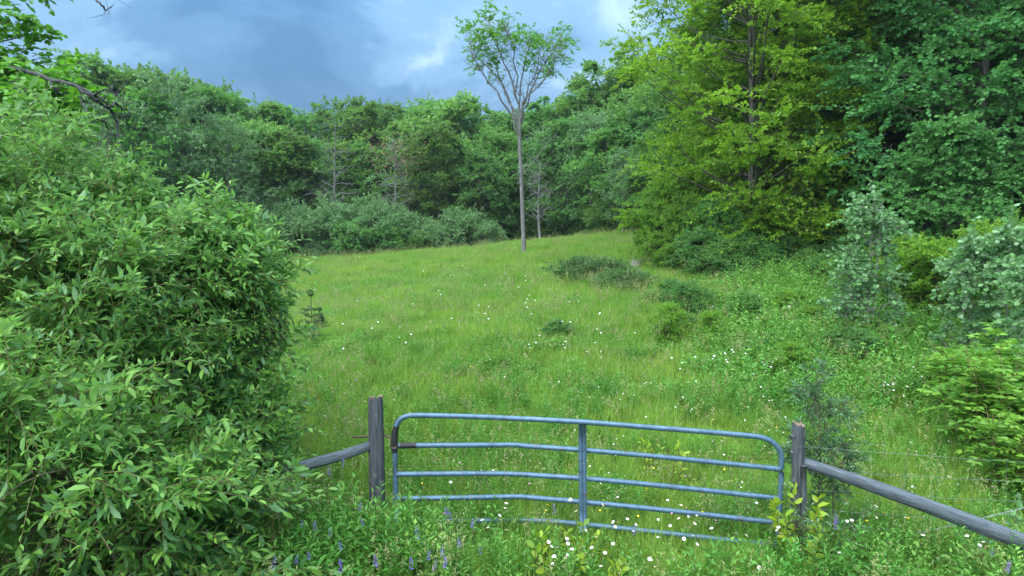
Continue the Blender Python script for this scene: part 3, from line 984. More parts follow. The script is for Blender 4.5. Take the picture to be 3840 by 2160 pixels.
# compound-leaved yellow-green shrubs (pinnate sprays)
def pinnate_shrub(seed, H, Rr, n_st, n_lf, pairs, mat):
    rg = np.random.default_rng(seed)
    B, G = Geo(), Geo()
    for i in range(n_st):
        a = rg.uniform(0, 6.28)
        r = Rr * math.sqrt(rg.random())
        top = np.array([math.cos(a) * r, math.sin(a) * r, H * rg.uniform(0.5, 1.0)])
        b = np.array([top[0] * 0.35, top[1] * 0.35, -0.1])
        q = np.linspace(0, 1, 6)[:, None]
        pl = b + (top - b) * q + rg.normal(0, 0.02, (6, 3)) * q
        B.add(*tubes(pl, 0.010 * (1.1 - 0.8 * q[:, 0]), 4))
        for j in range(n_lf):
            f = rg.uniform(0.35, 1.0)
            s = np.array([np.interp(f, q[:, 0], pl[:, k]) for k in range(3)])
            aa = j * 2.4 + a
            d = unit(np.array([math.cos(aa), math.sin(aa), rg.uniform(-0.1, 1.2)]))
            Lr = rg.uniform(0.18, 0.32)
            q4 = np.linspace(0, 1, pairs)[:, None]
            ra = s + d * Lr * q4 + np.array([0, 0, -0.35]) * Lr * q4 ** 2
            B.add(*tubes(ra, np.full(pairs, 0.0025), 3))
            side = unit(np.cross(d, np.array([0, 0, 1.0])))
            tt = rg.random()
            for sg in (-1, 1):
                axs = unit(side * sg * 0.85 + d * 0.5 + np.array([0, 0, -0.15]))
                V, F = leaves(ra[1:], np.repeat(axs[None], pairs - 1, 0), np.array([[0, 0, 1.0]]).repeat(pairs - 1, 0) + rg.normal(0, 0.45, (pairs - 1, 3)), 0.10, 0.046, LEAF4)
                G.add(V, F, tt)
            V, F = leaves(ra[-1:], d[None] + np.array([[0, 0, -0.5]]), np.array([[0, 0, 1.0]]), 0.09, 0.034, LEAF4)
            G.add(V, F, tt)
    return B.mesh('pinnate_stems', [M['redstem']], True), G.mesh('pinnate_leaves', [M[mat]])


pinA = pinnate_shrub(61, 1.25, 0.55, 17, 13, 5, 'sumac')
pinB = pinnate_shrub(62, 1.0, 0.42, 13, 13, 5, 'sumac')
for px, by, top, pr, H in [(985, 455, 345, pinA, 1.25), (1018, 470, 350, pinA, 1.25), (962, 420, 345, pinB, 1.0), (1005, 425, 330, pinB, 1.0), (940, 400, 352, pinB, 1.0), (1045, 490, 380, pinA, 1.25), (1015, 500, 410, pinB, 1.0)]:
    g = hit(px, by)
    s = (P(px, top, g[1])[2] - g[2]) / H
    place_tree(pr, 'compound_leaf_shrub', 'yellow-green shrub with feathery compound leaves inside the wire fence', 'shrub', g, s, 'yellow-green compound-leaved shrubs by the wire fence', trunk='stems', crown='foliage')

# juniper, stumps, stones
jun = tree_meshes('juniper', 63, 0.8, 0.05, 1.2, 120, 12, 16, 0.28, 0.05, 0.016, 'juniper', bark='twig', shape='round', flat=0.5, trunk_r=0.03, ntrunk=4, asc=0.2, wob=0.1)
for px, by, s, sx, lab in [(592, 282, 1.0, 1.25, 'low spreading juniper on the meadow slope near the stumps'), (626, 292, 0.8, 1.2, 'smaller dark juniper below the stumps'), (586, 272, 0.75, 1.1, 'low juniper mat uphill of the larger spreading one')]:
    t = place_tree(jun, 'juniper_shrub', lab, 'shrub', hit(px, by), s, trunk='stems', crown='foliage')
    t.scale = (s * sx, s * sx, s)


def stump(px, by, w, h, lab, seed):
    rg = np.random.default_rng(seed)
    g = hit(px, by)
    k, m = 18, 7
    a = np.arange(k) / k * 2 * np.pi
    hz = np.linspace(-0.15, h, m)
    fl = 1 + 0.45 * np.clip(1 - (hz + 0.15) / (h * 0.6), 0, 1) ** 2
    ridg = 1 + 0.10 * np.sin(5 * a + seed) + 0.06 * np.sin(9 * a)
    V = np.stack([w * fl[:, None] * ridg * np.cos(a), w * fl[:, None] * ridg * np.sin(a), np.broadcast_to(hz[:, None], (m, k))], -1)
    V[-1, :, 2] += rg.normal(0, 0.05, k) + 0.06 * np.sin(a + seed)
    G1 = Geo()
    i = np.arange(m - 1)[:, None] * k
    j = np.arange(k)[None]
    F = np.stack([i + j, i + (j + 1) % k, i + k + (j + 1) % k, i + k + j], -1).reshape(-1, 4)
    G1.add(V, [F])
    t = thing('tree_stump', lab, 'stump', g)
    obj('bark', G1.mesh('stump_bark', [M['greybark']]), t)
    top = np.concatenate([V[-1] * np.array([0.97, 0.97, 1]) - np.array([0, 0, 0.012]), [[0, 0, h - 0.05]]])
    G2 = Geo()
    G2.add(top, [np.stack([np.arange(k), (np.arange(k) + 1) % k, np.full(k, k)], -1)])
    obj('cut_top', G2.mesh('stump_top', [M['stone']]), t)


stump(636, 273, 0.20, 0.42, 'grey weathered tree stump at the meadow edge by the maples', 2)
stump(641, 281, 0.15, 0.26, 'lower brownish stump beside the grey one', 6)


def rock(px, by, s, lab, seed):
    rg = np.random.default_rng(seed)
    import bmesh
    bm = bmesh.new()
    bmesh.ops.create_icosphere(bm, subdivisions=3, radius=1.0)
    ph = rg.uniform(0, 6, 6)
    for v in bm.verts:
        c = v.co
        f = 1 + 0.18 * math.sin(2.3 * c.x + ph[0]) * math.sin(2.1 * c.y + ph[1]) + 0.10 * math.sin(5 * c.z + 4 * c.x + ph[2]) + 0.05 * math.sin(9 * c.y + ph[3])
        v.co = Vector((c.x * s[0] * f, c.y * s[1] * f, c.z * s[2] * f))
    me = bpy.data.meshes.new('field_stone')
    bm.to_mesh(me)
    bm.free()
    me.materials.append(M['stone'])
    g = hit(px, by)
    tag(obj('field_stone', me, None, (g[0], g[1], g[2] + 0.1), rg.uniform(0, 6)), lab, 'stone')


rock(742, 280, (0.75, 0.45, 0.42), 'long grey field stone half hidden in weeds below the maples', 4)
rock(790, 287, (0.5, 0.4, 0.36), 'grey field stone in the weeds nearest the aspen saplings', 8)
rock(775, 281, (0.42, 0.35, 0.30), 'small grey field stone between the two larger ones', 12)


# ------------------------------------------------------------------ pine saplings in the meadow
def pine_sapling(px, by, top, lab, seed):
    rg = np.random.default_rng(seed)
    g = hit(px, by)
    H = P(px, top, g[1])[2] - g[2]
    B, G = Geo(), Geo()
    B.add(*tubes(np.array([[0, 0, -0.1], [0.01, 0, H * 0.5], [0, 0.01, H]]), np.array([0.018, 0.012, 0.005]), 5))
    o, d, L = [], [], []
    for z in np.linspace(0.14, 0.62, 5):
        for j in range(6):
            a = j * 1.05 + z * 9 + rg.normal(0, 0.2)
            o.append([0, 0, z * H])
            d.append([math.cos(a), math.sin(a), rg.uniform(0.15, 0.6)])
            L.append(H * (0.42 - 0.42 * z) * rg.uniform(0.7, 1.1))
    for j in range(5):
        o.append([0, 0, H * 0.84])
        d.append([math.cos(j * 1.26) * 0.5, math.sin(j * 1.26) * 0.5, 1])
        L.append(H * 0.10)
    o.append([0, 0, H * 0.9])
    d.append([0, 0, 1])
    L.append(H * 0.1)
    o, d, L = np.array(o), np.array(d), np.array(L)
    pos, ax, nor, st = shoots(o, d, L, 34, rg, spread=0.75, up=0.5)
    B.add(*tubes(st, np.array([[0.007, 0.005, 0.004, 0.002]]).repeat(len(st), 0), 4))
    V, F = leaves(pos, ax, nor, 0.075, 0.006, LEAF4)
    G.add(V, F, np.repeat(rg.random(len(pos)), 4))
    t = thing('pine_sapling', lab, 'sapling', g)
    obj('trunk', B.mesh('pine_stem', [M['twig']], True), t)
    obj('needles', G.mesh('pine_needles', [M['pine']]), t)


pine_sapling(312, 346, 288, 'thin pine sapling in the grass beside the big willow bush', 3)
t = place_tree(shrub_m['deep'], 'low_bush', 'small dark bush alone in the open middle of the meadow', 'bush', hit(557, 341), 0.17, trunk='stems', crown='foliage')
pine_sapling(320, 330, 308, 'tiny pine seedling just uphill of the thin sapling', 8)

# ------------------------------------------------------------------ gate and fence
GY = 7.1


def frame_tube(pts, r, k=12, caps=False):
    pts = np.asarray(pts, float)
    return tubes(pts, np.full(len(pts), r) if np.isscalar(r) else np.asarray(r), k, caps)


def resample(pts, n):
    """smooth path through points (Catmull-Rom)"""
    p = np.asarray(pts, float)
    p = np.concatenate([[2 * p[0] - p[1]], p, [2 * p[-1] - p[-2]]])
    out = []
    for i in range(1, len(p) - 2):
        for t in np.linspace(0, 1, n, endpoint=False):
            a, b, c, d = p[i - 1], p[i], p[i + 1], p[i + 2]
            out.append(0.5 * (2 * b + (c - a) * t + (2 * a - 5 * b + 4 * c - d) * t * t + (3 * b - a - 3 * c + d) * t ** 3))
    out.append(p[-2])
    return np.array(out)


def GP(px, py, dy=0.0):
    return P(px, py, GY + dy)


gbase = np.array([*GP(588, 540)[:2], float(gz(*GP(588, 540)[:2]))])
gate = thing('tube_gate', 'blue-grey galvanised five-bar tube gate, its left half bent, closed across the opening', 'gate', gbase)


def gpart(name, geo, mat, sm=True):
    return obj(name, geo.mesh(name, [M[mat]], sm, gbase), gate)


def bulge(px):
    return 0.10 * math.exp(-((px - 515) / 60.0) ** 2)


outer = [(396.5, 545), (396.0, 520), (395.6, 490), (395.2, 460), (394.6, 440), (395.2, 429), (399.5, 420.2), (407, 416.2), (418, 415.4), (470, 416.6), (518, 418.6),
         (582, 422.0), (640, 426.6), (700, 431.4), (750, 435.9), (764, 438.2), (774, 443.5), (780.2, 452), (781.6, 464), (780.6, 490), (779, 520), (777.5, 552)]
gpart('frame_tube', Geo().add(*frame_tube(resample([GP(x, y, bulge(x)) for x, y in outer], 5), 0.0285)), 'gate')
rails = [
    [(396, 445.6), (430, 445.4), (470, 445.2), (508, 444.9), (518, 445.1), (530, 446.3), (582, 450.0), (640, 455.0), (700, 460.8), (779.5, 469.0)],
    [(396, 474.3), (430, 474.0), (470, 473.7), (500, 473.8), (520, 474.3), (540, 475.6), (582, 478.4), (640, 483.6), (700, 489.8), (779, 498.6)],
    [(396, 498.6), (430, 498.2), (470, 497.6), (508, 496.8), (520, 496.7), (534, 497.8), (582, 501.9), (640, 507.6), (700, 514.0), (778.5, 522.9)],
    [(396, 521.2), (430, 521.0), (470, 520.8), (508, 520.3), (530, 520.6), (551, 521.4), (582, 524.2), (640, 530.4), (700, 537.0), (777.5, 545.8)],
]
for rl in rails:
    gpart('rail', Geo().add(*frame_tube(resample([GP(x, y, bulge(x)) for x, y in rl], 4), 0.0275)), 'gate')
for rl in rails:
    for (x, y), sx in ((rl[0], 3.2), (rl[-1], -3.2)):
        gpart('weld_bead', Geo().add(*frame_tube([GP(x + sx * 0.9, y), GP(x + sx * 1.15, y), GP(x + sx * 1.4, y)], [0.0305, 0.033, 0.029], 12)), 'gate')
# mid upright: two flat straps clasping the rails
for off in (-1.95, 1.95):
    g = Geo()
    top, bot = GP(582.3 + off, 423, -0.036 if off < 0 else -0.041), GP(583.2 + off, 532, -0.036 if off < 0 else -0.041)
    for dy in (0.0,):
        w, dth = 0.0205, 0.006
        q = np.linspace(0, 1, 6)[:, None]
        ln = top + (bot - top) * q
        sec = np.array([[-w, -dth, 0], [w, -dth * (2.2 if off < 0 else 1), 0], [w, dth, 0], [-w, dth, 0]])
        V = (ln[:, None] + sec[None]).reshape(-1, 3)
        i = np.arange(5)[:, None] * 4
        j = np.arange(4)[None]
        F = np.stack([i + j, i + 4 + j, i + 4 + (j + 1) % 4, i + (j + 1) % 4], -1).reshape(-1, 4)
        g.add(V, [F, np.array([[3, 2, 1, 0]]), np.array([[20, 21, 22, 23]])])
    gpart('mid_strap', g, 'gate', False)
# black tape on the hinge corner
gpart('black_wrap', Geo().add(*frame_tube([GP(394.6, 452), GP(394.5, 446), GP(394.4, 440), GP(394.9, 432), GP(396.4, 426)], [0.034, 0.038, 0.036, 0.035, 0.031], 12)), 'rubber')
gpart('black_wrap', Geo().add(*frame_tube([GP(397.5, 445.7), GP(404, 445.6), GP(412, 445.5), GP(416, 445.4)], [0.032, 0.0315, 0.030, 0.0285], 12)), 'rubber')
# hinge hook
gpart('hinge_hook', Geo().add(*frame_tube(resample([GP(385, 436, 0), GP(388, 436.4, -0.02), GP(390.6, 438, -0.03), GP(391.2, 443, -0.03), GP(391.5, 447, -0.02)], 4), 0.012, 8, True)), 'rust')
gpart('hinge_collar', Geo().add(*frame_tube([GP(394.6, 443.6, 0), GP(394.7, 447.6, 0)], 0.043, 14, True)), 'rust')


def post(name, px0, px1, top, by_z, dia, label, y, seed, cat='fence post'):
    rg = np.random.default_rng(seed)
    t0 = P(px0, top, y)
    b0 = P(px1, 520, y)
    g = float(gz(b0[0], b0[1]))
    slope = (b0 - t0) / (t0[2] - b0[2])
    base = np.array([*(t0 + slope * (t0[2] - g))[:2], g])
    k, m = 44, 34
    a = np.arange(k) / k * 2 * np.pi
    hz = np.linspace(-0.4, 1, m)
    Hh = t0[2] - g
    zz = np.where(hz < 0, hz, hz * Hh)
    r = dia / 2 * (1 + 0.05 * np.sin(2 * a + seed) + 0.035 * np.sin(5 * a + 1.7 * seed) + 0.02 * np.sin(11 * a))
    rr = r[None] * (1.06 - 0.08 * hz[:, None]) * (1 + 0.015 * np.sin(9 * hz[:, None] + 2 * a[None] + seed))
    # drying cracks running down the post
    for c in rg.uniform(0, 6.28, 7):
        dd = np.abs((a[None] - c - 0.25 * np.sin(3 * hz[:, None] + c) + np.pi) % (2 * np.pi) - np.pi)
        rr = rr - dia * 0.085 * np.exp(-(dd / 0.12) ** 2)
    cx = slope[0] * (Hh - zz)
    V = np.stack([cx[:, None] + rr * np.cos(a), rr * np.sin(a) + 0 * cx[:, None], np.broadcast_to(zz[:, None], (m, k))], -1)
    V[:, :, 0] -= slope[0] * Hh
    V[-1, :, 2] += rg.normal(0, 0.012, k) + 0.02 * np.sin(a + seed)
    V[-1, :, :2] = V[-1, :, :2].mean(0) + (V[-1, :, :2] - V[-1, :, :2].mean(0)) * 0.93
    i = np.arange(m - 1)[:, None] * k
    j = np.arange(k)[None]
    F = np.stack([i + j, i + (j + 1) % k, i + k + (j + 1) % k, i + k + j], -1).reshape(-1, 4)
    t = thing(name, label, cat, base)
    obj('shaft', Geo().add(V, [F]).mesh('post_shaft', [M['postwood']], True), t)
    cen = V[-1].mean(0)
    ring2 = cen + (V[-1] - cen) * 0.55 + np.array([0, 0, -0.012]) + rg.normal(0, 0.006, (k, 3))
    top_v = np.concatenate([V[-1] - np.array([0, 0, 0.002]), ring2, [cen - np.array([0, 0, 0.02])]])
    q = np.arange(k)
    F2 = [np.stack([q, (q + 1) % k, k + (q + 1) % k, k + q], -1), np.stack([k + q, k + (q + 1) % k, np.full(k, 2 * k)], -1)]
    obj('end_grain', Geo().add(top_v, F2).mesh('post_top', [M['endgrain']], False), t)
    return t, base


pl_, pl_base = post('fence_post', 375.6, 377.6, 397.5, 0, 0.162, 'thick weathered grey post with a pale cut top at the gate hinge', GY + 0.02, 3)
pr_, pr_base = post('fence_post', 798.6, 797.5, 423.5, 0, 0.138, 'weathered grey post with split top beyond the latch end of the gate', GY + 0.05, 5)
pf_, pf_base = post('fence_post', 1180, 1180, 452, 0, 0.13, 'weathered line post holding the far end of the wire fence', GY + 0.2, 9)
# knots on the right post
for (px, py) in [(791.8, 452.5), (792.6, 436.5)]:
    q = P(px, py, GY - 0.005)
    g = Geo().add(*frame_tube([q - pr_base, q - pr_base + np.array([-0.02, -0.01, 0.004]), q - pr_base + np.array([-0.028, -0.012, 0.006])], [0.022, 0.018, 0.009], 10, True))
    obj('knot', g.mesh('post_knot', [M['postwood']], True), pr_)
# iron pin through the hinge post
pin = tag(obj('hinge_pin', Geo().add(*frame_tube([P(352.5, 437.2, GY + 0.02), P(369, 436.4, GY + 0.02), P(386, 435.6, GY + 0.02)], 0.011, 8, True)).mesh('hinge_pin', [M['rust']], True, P(369, 436.4, GY)), None, P(369, 436.4, GY)),
          'iron pin driven through the hinge post', 'pin')

# chain round the latch end
cb = GP(785, 527)
chain = thing('gate_chain', 'dark chain tying the gate to the split-topped post', 'chain', cb)
path = resample([GP(774, 524, -0.045), GP(780, 526.5, -0.055), GP(786, 527.5, -0.04), GP(792, 531, -0.085), GP(798, 533, -0.095), GP(804, 530, -0.06)], 4)
u = 0.0
for i in range(len(path) - 1):
    a_, b_ = path[i], path[i + 1]
    d = unit(b_ - a_)
    c = (a_ + b_) / 2
    l = np.linalg.norm(b_ - a_) * 0.72
    s1, s2 = perp(d)
    side = s1 if i % 2 else s2
    an = np.linspace(0, 2 * np.pi, 13)
    loop = c + d * l * np.cos(an)[:, None] + side * 0.010 * np.sin(an)[:, None]
    obj('chain_link', Geo().add(*tubes(loop, np.full(13, 0.0035), 5)).mesh('chain_link', [M['rust']], True, cb), chain)


def log(name, A, B_, r0, r1, label, seed, sag=0.0):
    """round brace log from A to B; local X runs along it so the grain follows"""
    rg = np.random.default_rng(seed)
    d = unit(B_ - A)
    Ln = np.linalg.norm(B_ - A)
    s = unit(np.cross(np.array([0, 0, 1.0]), d))
    n = np.cross(d, s)
    k, m = 18, 26
    a = np.arange(k) / k * 2 * np.pi
    t = np.linspace(0, 1, m)
    r = (r0 + (r1 - r0) * t)[:, None] * (1 + 0.05 * np.sin(3 * a + seed)[None] + 0.03 * np.sin(7 * a + 5 * t[:, None]) + 0.02 * np.sin(23 * t[:, None] + 2 * a[None]))
    for c in rg.uniform(0, 6.28, 4):
        dd = np.abs((a[None] - c - 0.3 * np.sin(4 * t[:, None] + c) + np.pi) % (2 * np.pi) - np.pi)
        r = r - r0 * 0.10 * np.exp(-(dd / 0.16) ** 2)
    bow = 0.02 * np.sin(t * 5 + seed)
    V = np.stack([np.broadcast_to((t * Ln)[:, None], (m, k)), r * np.cos(a), r * np.sin(a) + bow[:, None] - sag * np.sin(np.pi * t)[:, None]], -1)
    i = np.arange(m - 1)[:, None] * k
    j = np.arange(k)[None]
    F = np.stack([i + j, i + k + j, i + k + (j + 1) % k, i + (j + 1) % k], -1).reshape(-1, 4)[:, ::-1]
    geo = Geo().add(V, [F, np.arange(k)[None, ::-1], (np.arange(k) + (m - 1) * k)[None]])
    o = obj(name, geo.mesh(name, [M['logwood']], True))
    o.matrix_world = Matrix(((d[0], s[0], n[0], A[0]), (d[1], s[1], n[1], A[1]), (d[2], s[2], n[2], A[2]), (0, 0, 0, 1)))
    return tag(o, label, 'log')


A = P(371, 443.5, GY + 0.03)
Bq = P(298, 469, GY - 0.15)
log('brace_log', A, A + (Bq - A) * 1.55, 0.050, 0.060, 'dark weathered brace log sloping from the hinge post into the willow bush', 4)
A = P(803, 463.5, GY + 0.02)
Bq = P(1024, 540, 6.55)
log('brace_log', A, A + (Bq - A) * 1.55, 0.058, 0.100, 'long silvery brace log sloping down from the split-topped post to the wire fence', 7)
# split stake against the right post
A = P(803.5, 466, GY - 0.06)
sb_ = P(803.5, 518, GY - 0.06)
tag(obj('fence_stake', Geo().add(*tubes(np.array([A, (A + sb_) / 2 + np.array([0.005, 0, 0]), sb_, sb_ - np.array([0, 0, 0.45])]) - sb_, np.array([0.030, 0.033, 0.033, 0.03]), 7, True)).mesh('fence_stake', [M['postwood']]), None, sb_),
    'narrow split stake standing against the split-topped post', 'stake')

# wire fence to the right
fb = np.array([*pr_base[:2], pr_base[2]])
fence = thing('wire_fence', 'thin galvanised wire fence running past the long brace log', 'fence', fb)
wires = [((800, 446.5), (1024, 460.5)), ((800, 469.5), (1024, 480)), ((800, 489), (1024, 500)), ((800, 508), (1024, 522)), ((800, 521), (1024, 541))]
wl_pts = []
for (a_, b_) in wires:
    q0, q1 = P(*a_, GY - 0.03), P(*b_, GY + 0.08)
    qe = q0 + (q1 - q0) * ((pf_base[0] - q0[0]) / (q1[0] - q0[0]))
    t = np.linspace(0, 1, 24)[:, None]
    ln = q0 + (qe - q0) * t + np.array([0, 0, -0.02]) * np.sin(np.pi * t) + rng.normal(0, 0.003, (24, 3))
    wl_pts.append(ln)
    obj('wire', Geo().add(*tubes(ln, np.full(24, 0.0016), 4)).mesh('fence_wire', [M['wire']], True, fb), fence)
for i in range(2, 23, 2):
    col = np.array([w[i] for w in wl_pts]) + rng.normal(0, 0.004, (5, 3))
    obj('stay', Geo().add(*tubes(col, np.full(5, 0.0010), 4)).mesh('fence_stay', [M['wire']], True, fb), fence)
# twisted brace wire
q0, q1 = P(880, 543, GY + 0.0), P(1024, 508, GY - 0.1)
t = np.linspace(0, 1.3, 120)
ax_ = unit(q1 - q0)
s1, s2 = perp(ax_)
g = Geo()
for ph_ in (0, np.pi):
    ln = q0 + (q1 - q0) * t[:, None] + 0.006 * (np.cos(t * 70 + ph_)[:, None] * s1 + np.sin(t * 70 + ph_)[:, None] * s2)
    g.add(*tubes(ln, np.full(120, 0.0019), 4))
obj('twisted_wire', g.mesh('twisted_wire', [M['wire']], True, fb), fence)

# ------------------------------------------------------------------ the big willow bush at the left
cam_np = EYE


def willow(name, label, base, lobes, n_sh, n_lf, seed, n_stems=14, lL=0.116, lW=0.037, part_leaves=300):
    """lobes: list of (centre, radii, weight); leafy shoots stand out of the lobes' surfaces"""
    rg = np.random.default_rng(seed)
    base = np.array([base[0], base[1], float(gz(base[0], base[1]))])
    root = thing(name, label, 'shrub', base)
    w = np.array([l[2] for l in lobes], float)
    # branch ends stand out of the lobes, each carrying a fan of leafy shoots; gaps stay between them
    per = 15
    n_cl = n_sh // per
    pick = rg.choice(len(lobes), n_cl, p=w / w.sum())
    C = np.array([l[0] for l in lobes])[pick]
    Rd = np.array([l[1] for l in lobes])[pick]
    v = unit(rg.normal(0, 1, (n_cl, 3)))
    v[:, 2] = np.where(v[:, 2] < -0.55, -v[:, 2], v[:, 2])
    f = 1 + 0.17 * np.sin(4.1 * v[:, 0] + seed) * np.sin(3.7 * v[:, 2] + 1.3 * seed) + 0.13 * np.sin(8.3 * v[:, 0] + 2.1 * seed + 3 * v[:, 1]) * np.sin(7.1 * v[:, 2] + seed)
    dep_c = np.where(rg.random(n_cl) < 0.75, rg.uniform(0.82, 1.08, n_cl), rg.uniform(0.45, 0.85, n_cl))
    cc = C + v * Rd * (f * dep_c)[:, None]
    bd = unit(v * np.array([1, 1, 0.6]) + np.array([0, 0, 0.45]) + rg.normal(0, 0.25, v.shape))
    n_all = n_cl * per
    along = rg.uniform(-0.45, 0.30, n_all)
    bdr = np.repeat(bd, per, 0)
    o = np.repeat(cc, per, 0) + bdr * along[:, None] + rg.normal(0, 0.07, (n_all, 3)) + np.array([0, 0, -0.1]) * (along[:, None] > 0)
    d = unit(bdr * 0.8 + rg.normal(0, 0.55, (n_all, 3)) + np.array([0, 0, 0.2]))
    L = np.where(rg.random(n_all) < 0.2, rg.uniform(0.5, 0.85, n_all), rg.uniform(0.22, 0.46, n_all))
    dep = np.repeat(dep_c, per)
    q = o
    ok = o[:, 2] > gz(o[:, 0], o[:, 1]) + 0.1
    o, d, L, dep, q = o[ok], d[ok], L[ok], dep[ok], q[ok]
    pos, ax, nor, st = shoots(o, d, L, n_lf, rg, spread=0.95, droop=0.45, up=0.6, jit=0.6, hang=0.26, t0=0.10)
    N = len(pos)
    tl = np.tile((np.arange(n_lf) / n_lf), len(q))
    sz = np.repeat(rg.uniform(0.6, 1.25, len(q)), n_lf) * rg.uniform(0.6, 1.25, N) * np.where(tl > 0.8, 0.7, 1.0)
    tint = np.clip(0.55 * rg.random(N) + 0.25 * np.repeat(rg.random(len(q)), n_lf) + 0.28 * tl, 0, 1)
    tint = np.where(rg.random(N) < 0.05, 1.0, tint * 0.92)
    # the leaves that show largest become parts of their own
    dist = np.linalg.norm(pos - cam_np, axis=1)
    rel = pos - cam_np
    c, s = math.cos(PITCH), math.sin(PITCH)
    zc = rel[:, 1] * c - rel[:, 2] * s
    ix = 512 + FPX * rel[:, 0] / zc
    iy = 288 - FPX * (rel[:, 1] * s + rel[:, 2] * c) / zc
    vis = (ix > 2) & (ix < 1020) & (iy > 2) & (iy < 574)
    score = np.where(vis, dist - 6 * np.repeat(np.maximum(dep - 0.95, 0), n_lf), 99)
    order = np.argsort(score)
    single = np.zeros(N, bool)
    single[order[:part_leaves]] = True
    B, G = Geo(), Geo()
    V, F = leaves(pos[~single], ax[~single], nor[~single], lL * sz[~single], lW * sz[~single], LEAF8)
    G.add(V, F, np.repeat(tint[~single], 8))
    fo = obj('foliage', G.mesh(name + '_foliage', [M['willow']], True, base), root)
    fo['kind'] = 'stuff'
    shared = []
    for kk in range(6):
        V, F = leaves(np.zeros((1, 3)), np.array([[1.0, 0, 0]]), np.array([[0, 0, 1.0]]), 1.0, lW / lL, LEAF8)
        shared.append(Geo().add(V, F, (kk + 0.5) / 6).mesh('willow_leaf', [M['willow']], True))
    for i in np.nonzero(single)[0]:
        a = unit(ax[i])
        n = unit(nor[i] - a * np.dot(nor[i], a))
        sd_ = np.cross(n, a)
        lo = bpy.data.objects.new('leaf', shared[min(5, int(tint[i] * 6))])
        COL.objects.link(lo)
        lo.parent = root
        ss = lL * sz[i]
        pp = pos[i] - base
        lo.matrix_basis = Matrix(((a[0] * ss, sd_[0] * ss, n[0] * ss, pp[0]), (a[1] * ss, sd_[1] * ss, n[1] * ss, pp[1]), (a[2] * ss, sd_[2] * ss, n[2] * ss, pp[2]), (0, 0, 0, 1)))
    # shoot stems
    B.add(*tubes(st, np.array([[0.0045, 0.004, 0.003, 0.0015]]).repeat(len(st), 0), 3))
    obj('shoots', B.mesh(name + '_shoots', [M['redstem']], True, base), root)
    # branches from the ground up to some of the shoots
    S = Geo()
    tt = np.linspace(0, 1, 8)[:, None]
    for i in range(n_stems):
        tgt = o[rg.integers(0, len(o))]
        b0 = base + np.array([rg.normal(0, 0.25), rg.normal(0, 0.25), -0.15])
        mid = b0 * 0.5 + tgt * 0.5 + np.array([0, 0, 0.35]) - 0.12 * (tgt - b0) * np.array([1, 1, 0])
        pl = (1 - tt) ** 2 * b0 + 2 * tt * (1 - tt) * mid + tt ** 2 * tgt
        S.add(*tubes(pl, 0.028 * (1 - 0.8 * tt[:, 0]), 6))
        for j in range(16):
            f_ = rg.uniform(0.35, 1)
            s0 = np.array([np.interp(f_, tt[:, 0], pl[:, k]) for k in range(3)])
            near = o[rg.integers(0, len(o), 40)]
            t2 = near[np.argmin(np.linalg.norm(near - s0, axis=1))]
            q5 = np.linspace(0, 1, 5)[:, None]
            S.add(*tubes(s0 + (t2 - s0) * q5 + np.array([0, 0, 0.1]) * np.sin(np.pi * q5), 0.010 * (1 - 0.6 * q5[:, 0]), 4))
    obj('stems', S.mesh(name + '_stems', [M['twig']], True, base), root)
    return root


willow('willow_bush', 'tall willow bush with glossy leaves rising beside the overhanging tree', (-4.6, 6.8),
       [((-4.95, 7.0, 2.6), (1.1, 1.2, 1.75), 1.0), ((-3.95, 6.6, 2.3), (0.8, 0.9, 1.35), 0.8), ((-6.1, 7.2, 2.7), (1.2, 1.2, 2.0), 0.6)], 3600, 12, 5)
willow('willow_bush', 'willow bush reaching over the brace log beside the hinge post', (-3.3, 7.7),
       [((-3.3, 7.7, 2.6), (0.55, 0.7, 0.98), 1.0), ((-3.0, 7.1, 0.95), (0.42, 0.5, 0.95), 1.1), ((-3.9, 7.6, 2.3), (0.8, 0.9, 1.45), 0.6)], 3200, 12, 6)
willow('willow_bush', 'low broad willow bush in front of the taller two', (-3.2, 5.2),
       [((-3.6, 5.2, 1.0), (1.05, 0.8, 1.15), 1.0), ((-2.75, 5.6, 0.7), (0.55, 0.6, 0.8), 0.8), ((-4.3, 5.2, 1.3), (0.9, 0.9, 1.3), 0.5)], 1900, 12, 8)

# ------------------------------------------------------------------ overhanging tree at the left, with its dead branches
OY = 9.5
ob = np.array([-9.2, OY + 0.6, float(gz(-9.2, OY + 0.6))])
ot = thing('overhanging_tree', 'broad-leaved tree leaning in over the willow bush, with dead branches', 'tree', ob)
rg = np.random.default_rng(91)
B, G, Dd = Geo(), Geo(), Geo()
tw = np.linspace(0, 1, 10)
trk = ob + np.stack([0.5 * tw ** 1.5, 0.0 * tw, -0.3 + tw * 9.0], -1)
B.add(*tubes(trk, 0.22 * (1 - 0.8 * tw), 9))
cl = []
for px, py, y in [(10, 20, 10), (30, 35, 10.5), (-20, 10, 10), (5, 60, 10), (22, 78, 9.5), (52, 82, 9.2), (70, 92, 9.0), (40, 100, 9.0), (15, 100, 9.5), (58, 108, 8.8),
                  (78, 110, 9), (25, 120, 9.2), (-10, 90, 9.5), (-15, 50, 10), (-40, 70, 10), (-40, 20, 10.5), (-50, 110, 9.8), (30, -15, 10.5), (0, -20, 10.5), (-30, -30, 11), (-70, 40, 10.5),
                  (-90, 80, 10), (-60, -10, 11), (45, 118, 8.9), (5, 128, 9.3), (62, 120, 9.6), (34, 60, 10.2)]:
    cl.append(P(px, py, y))
cl = np.array(cl)
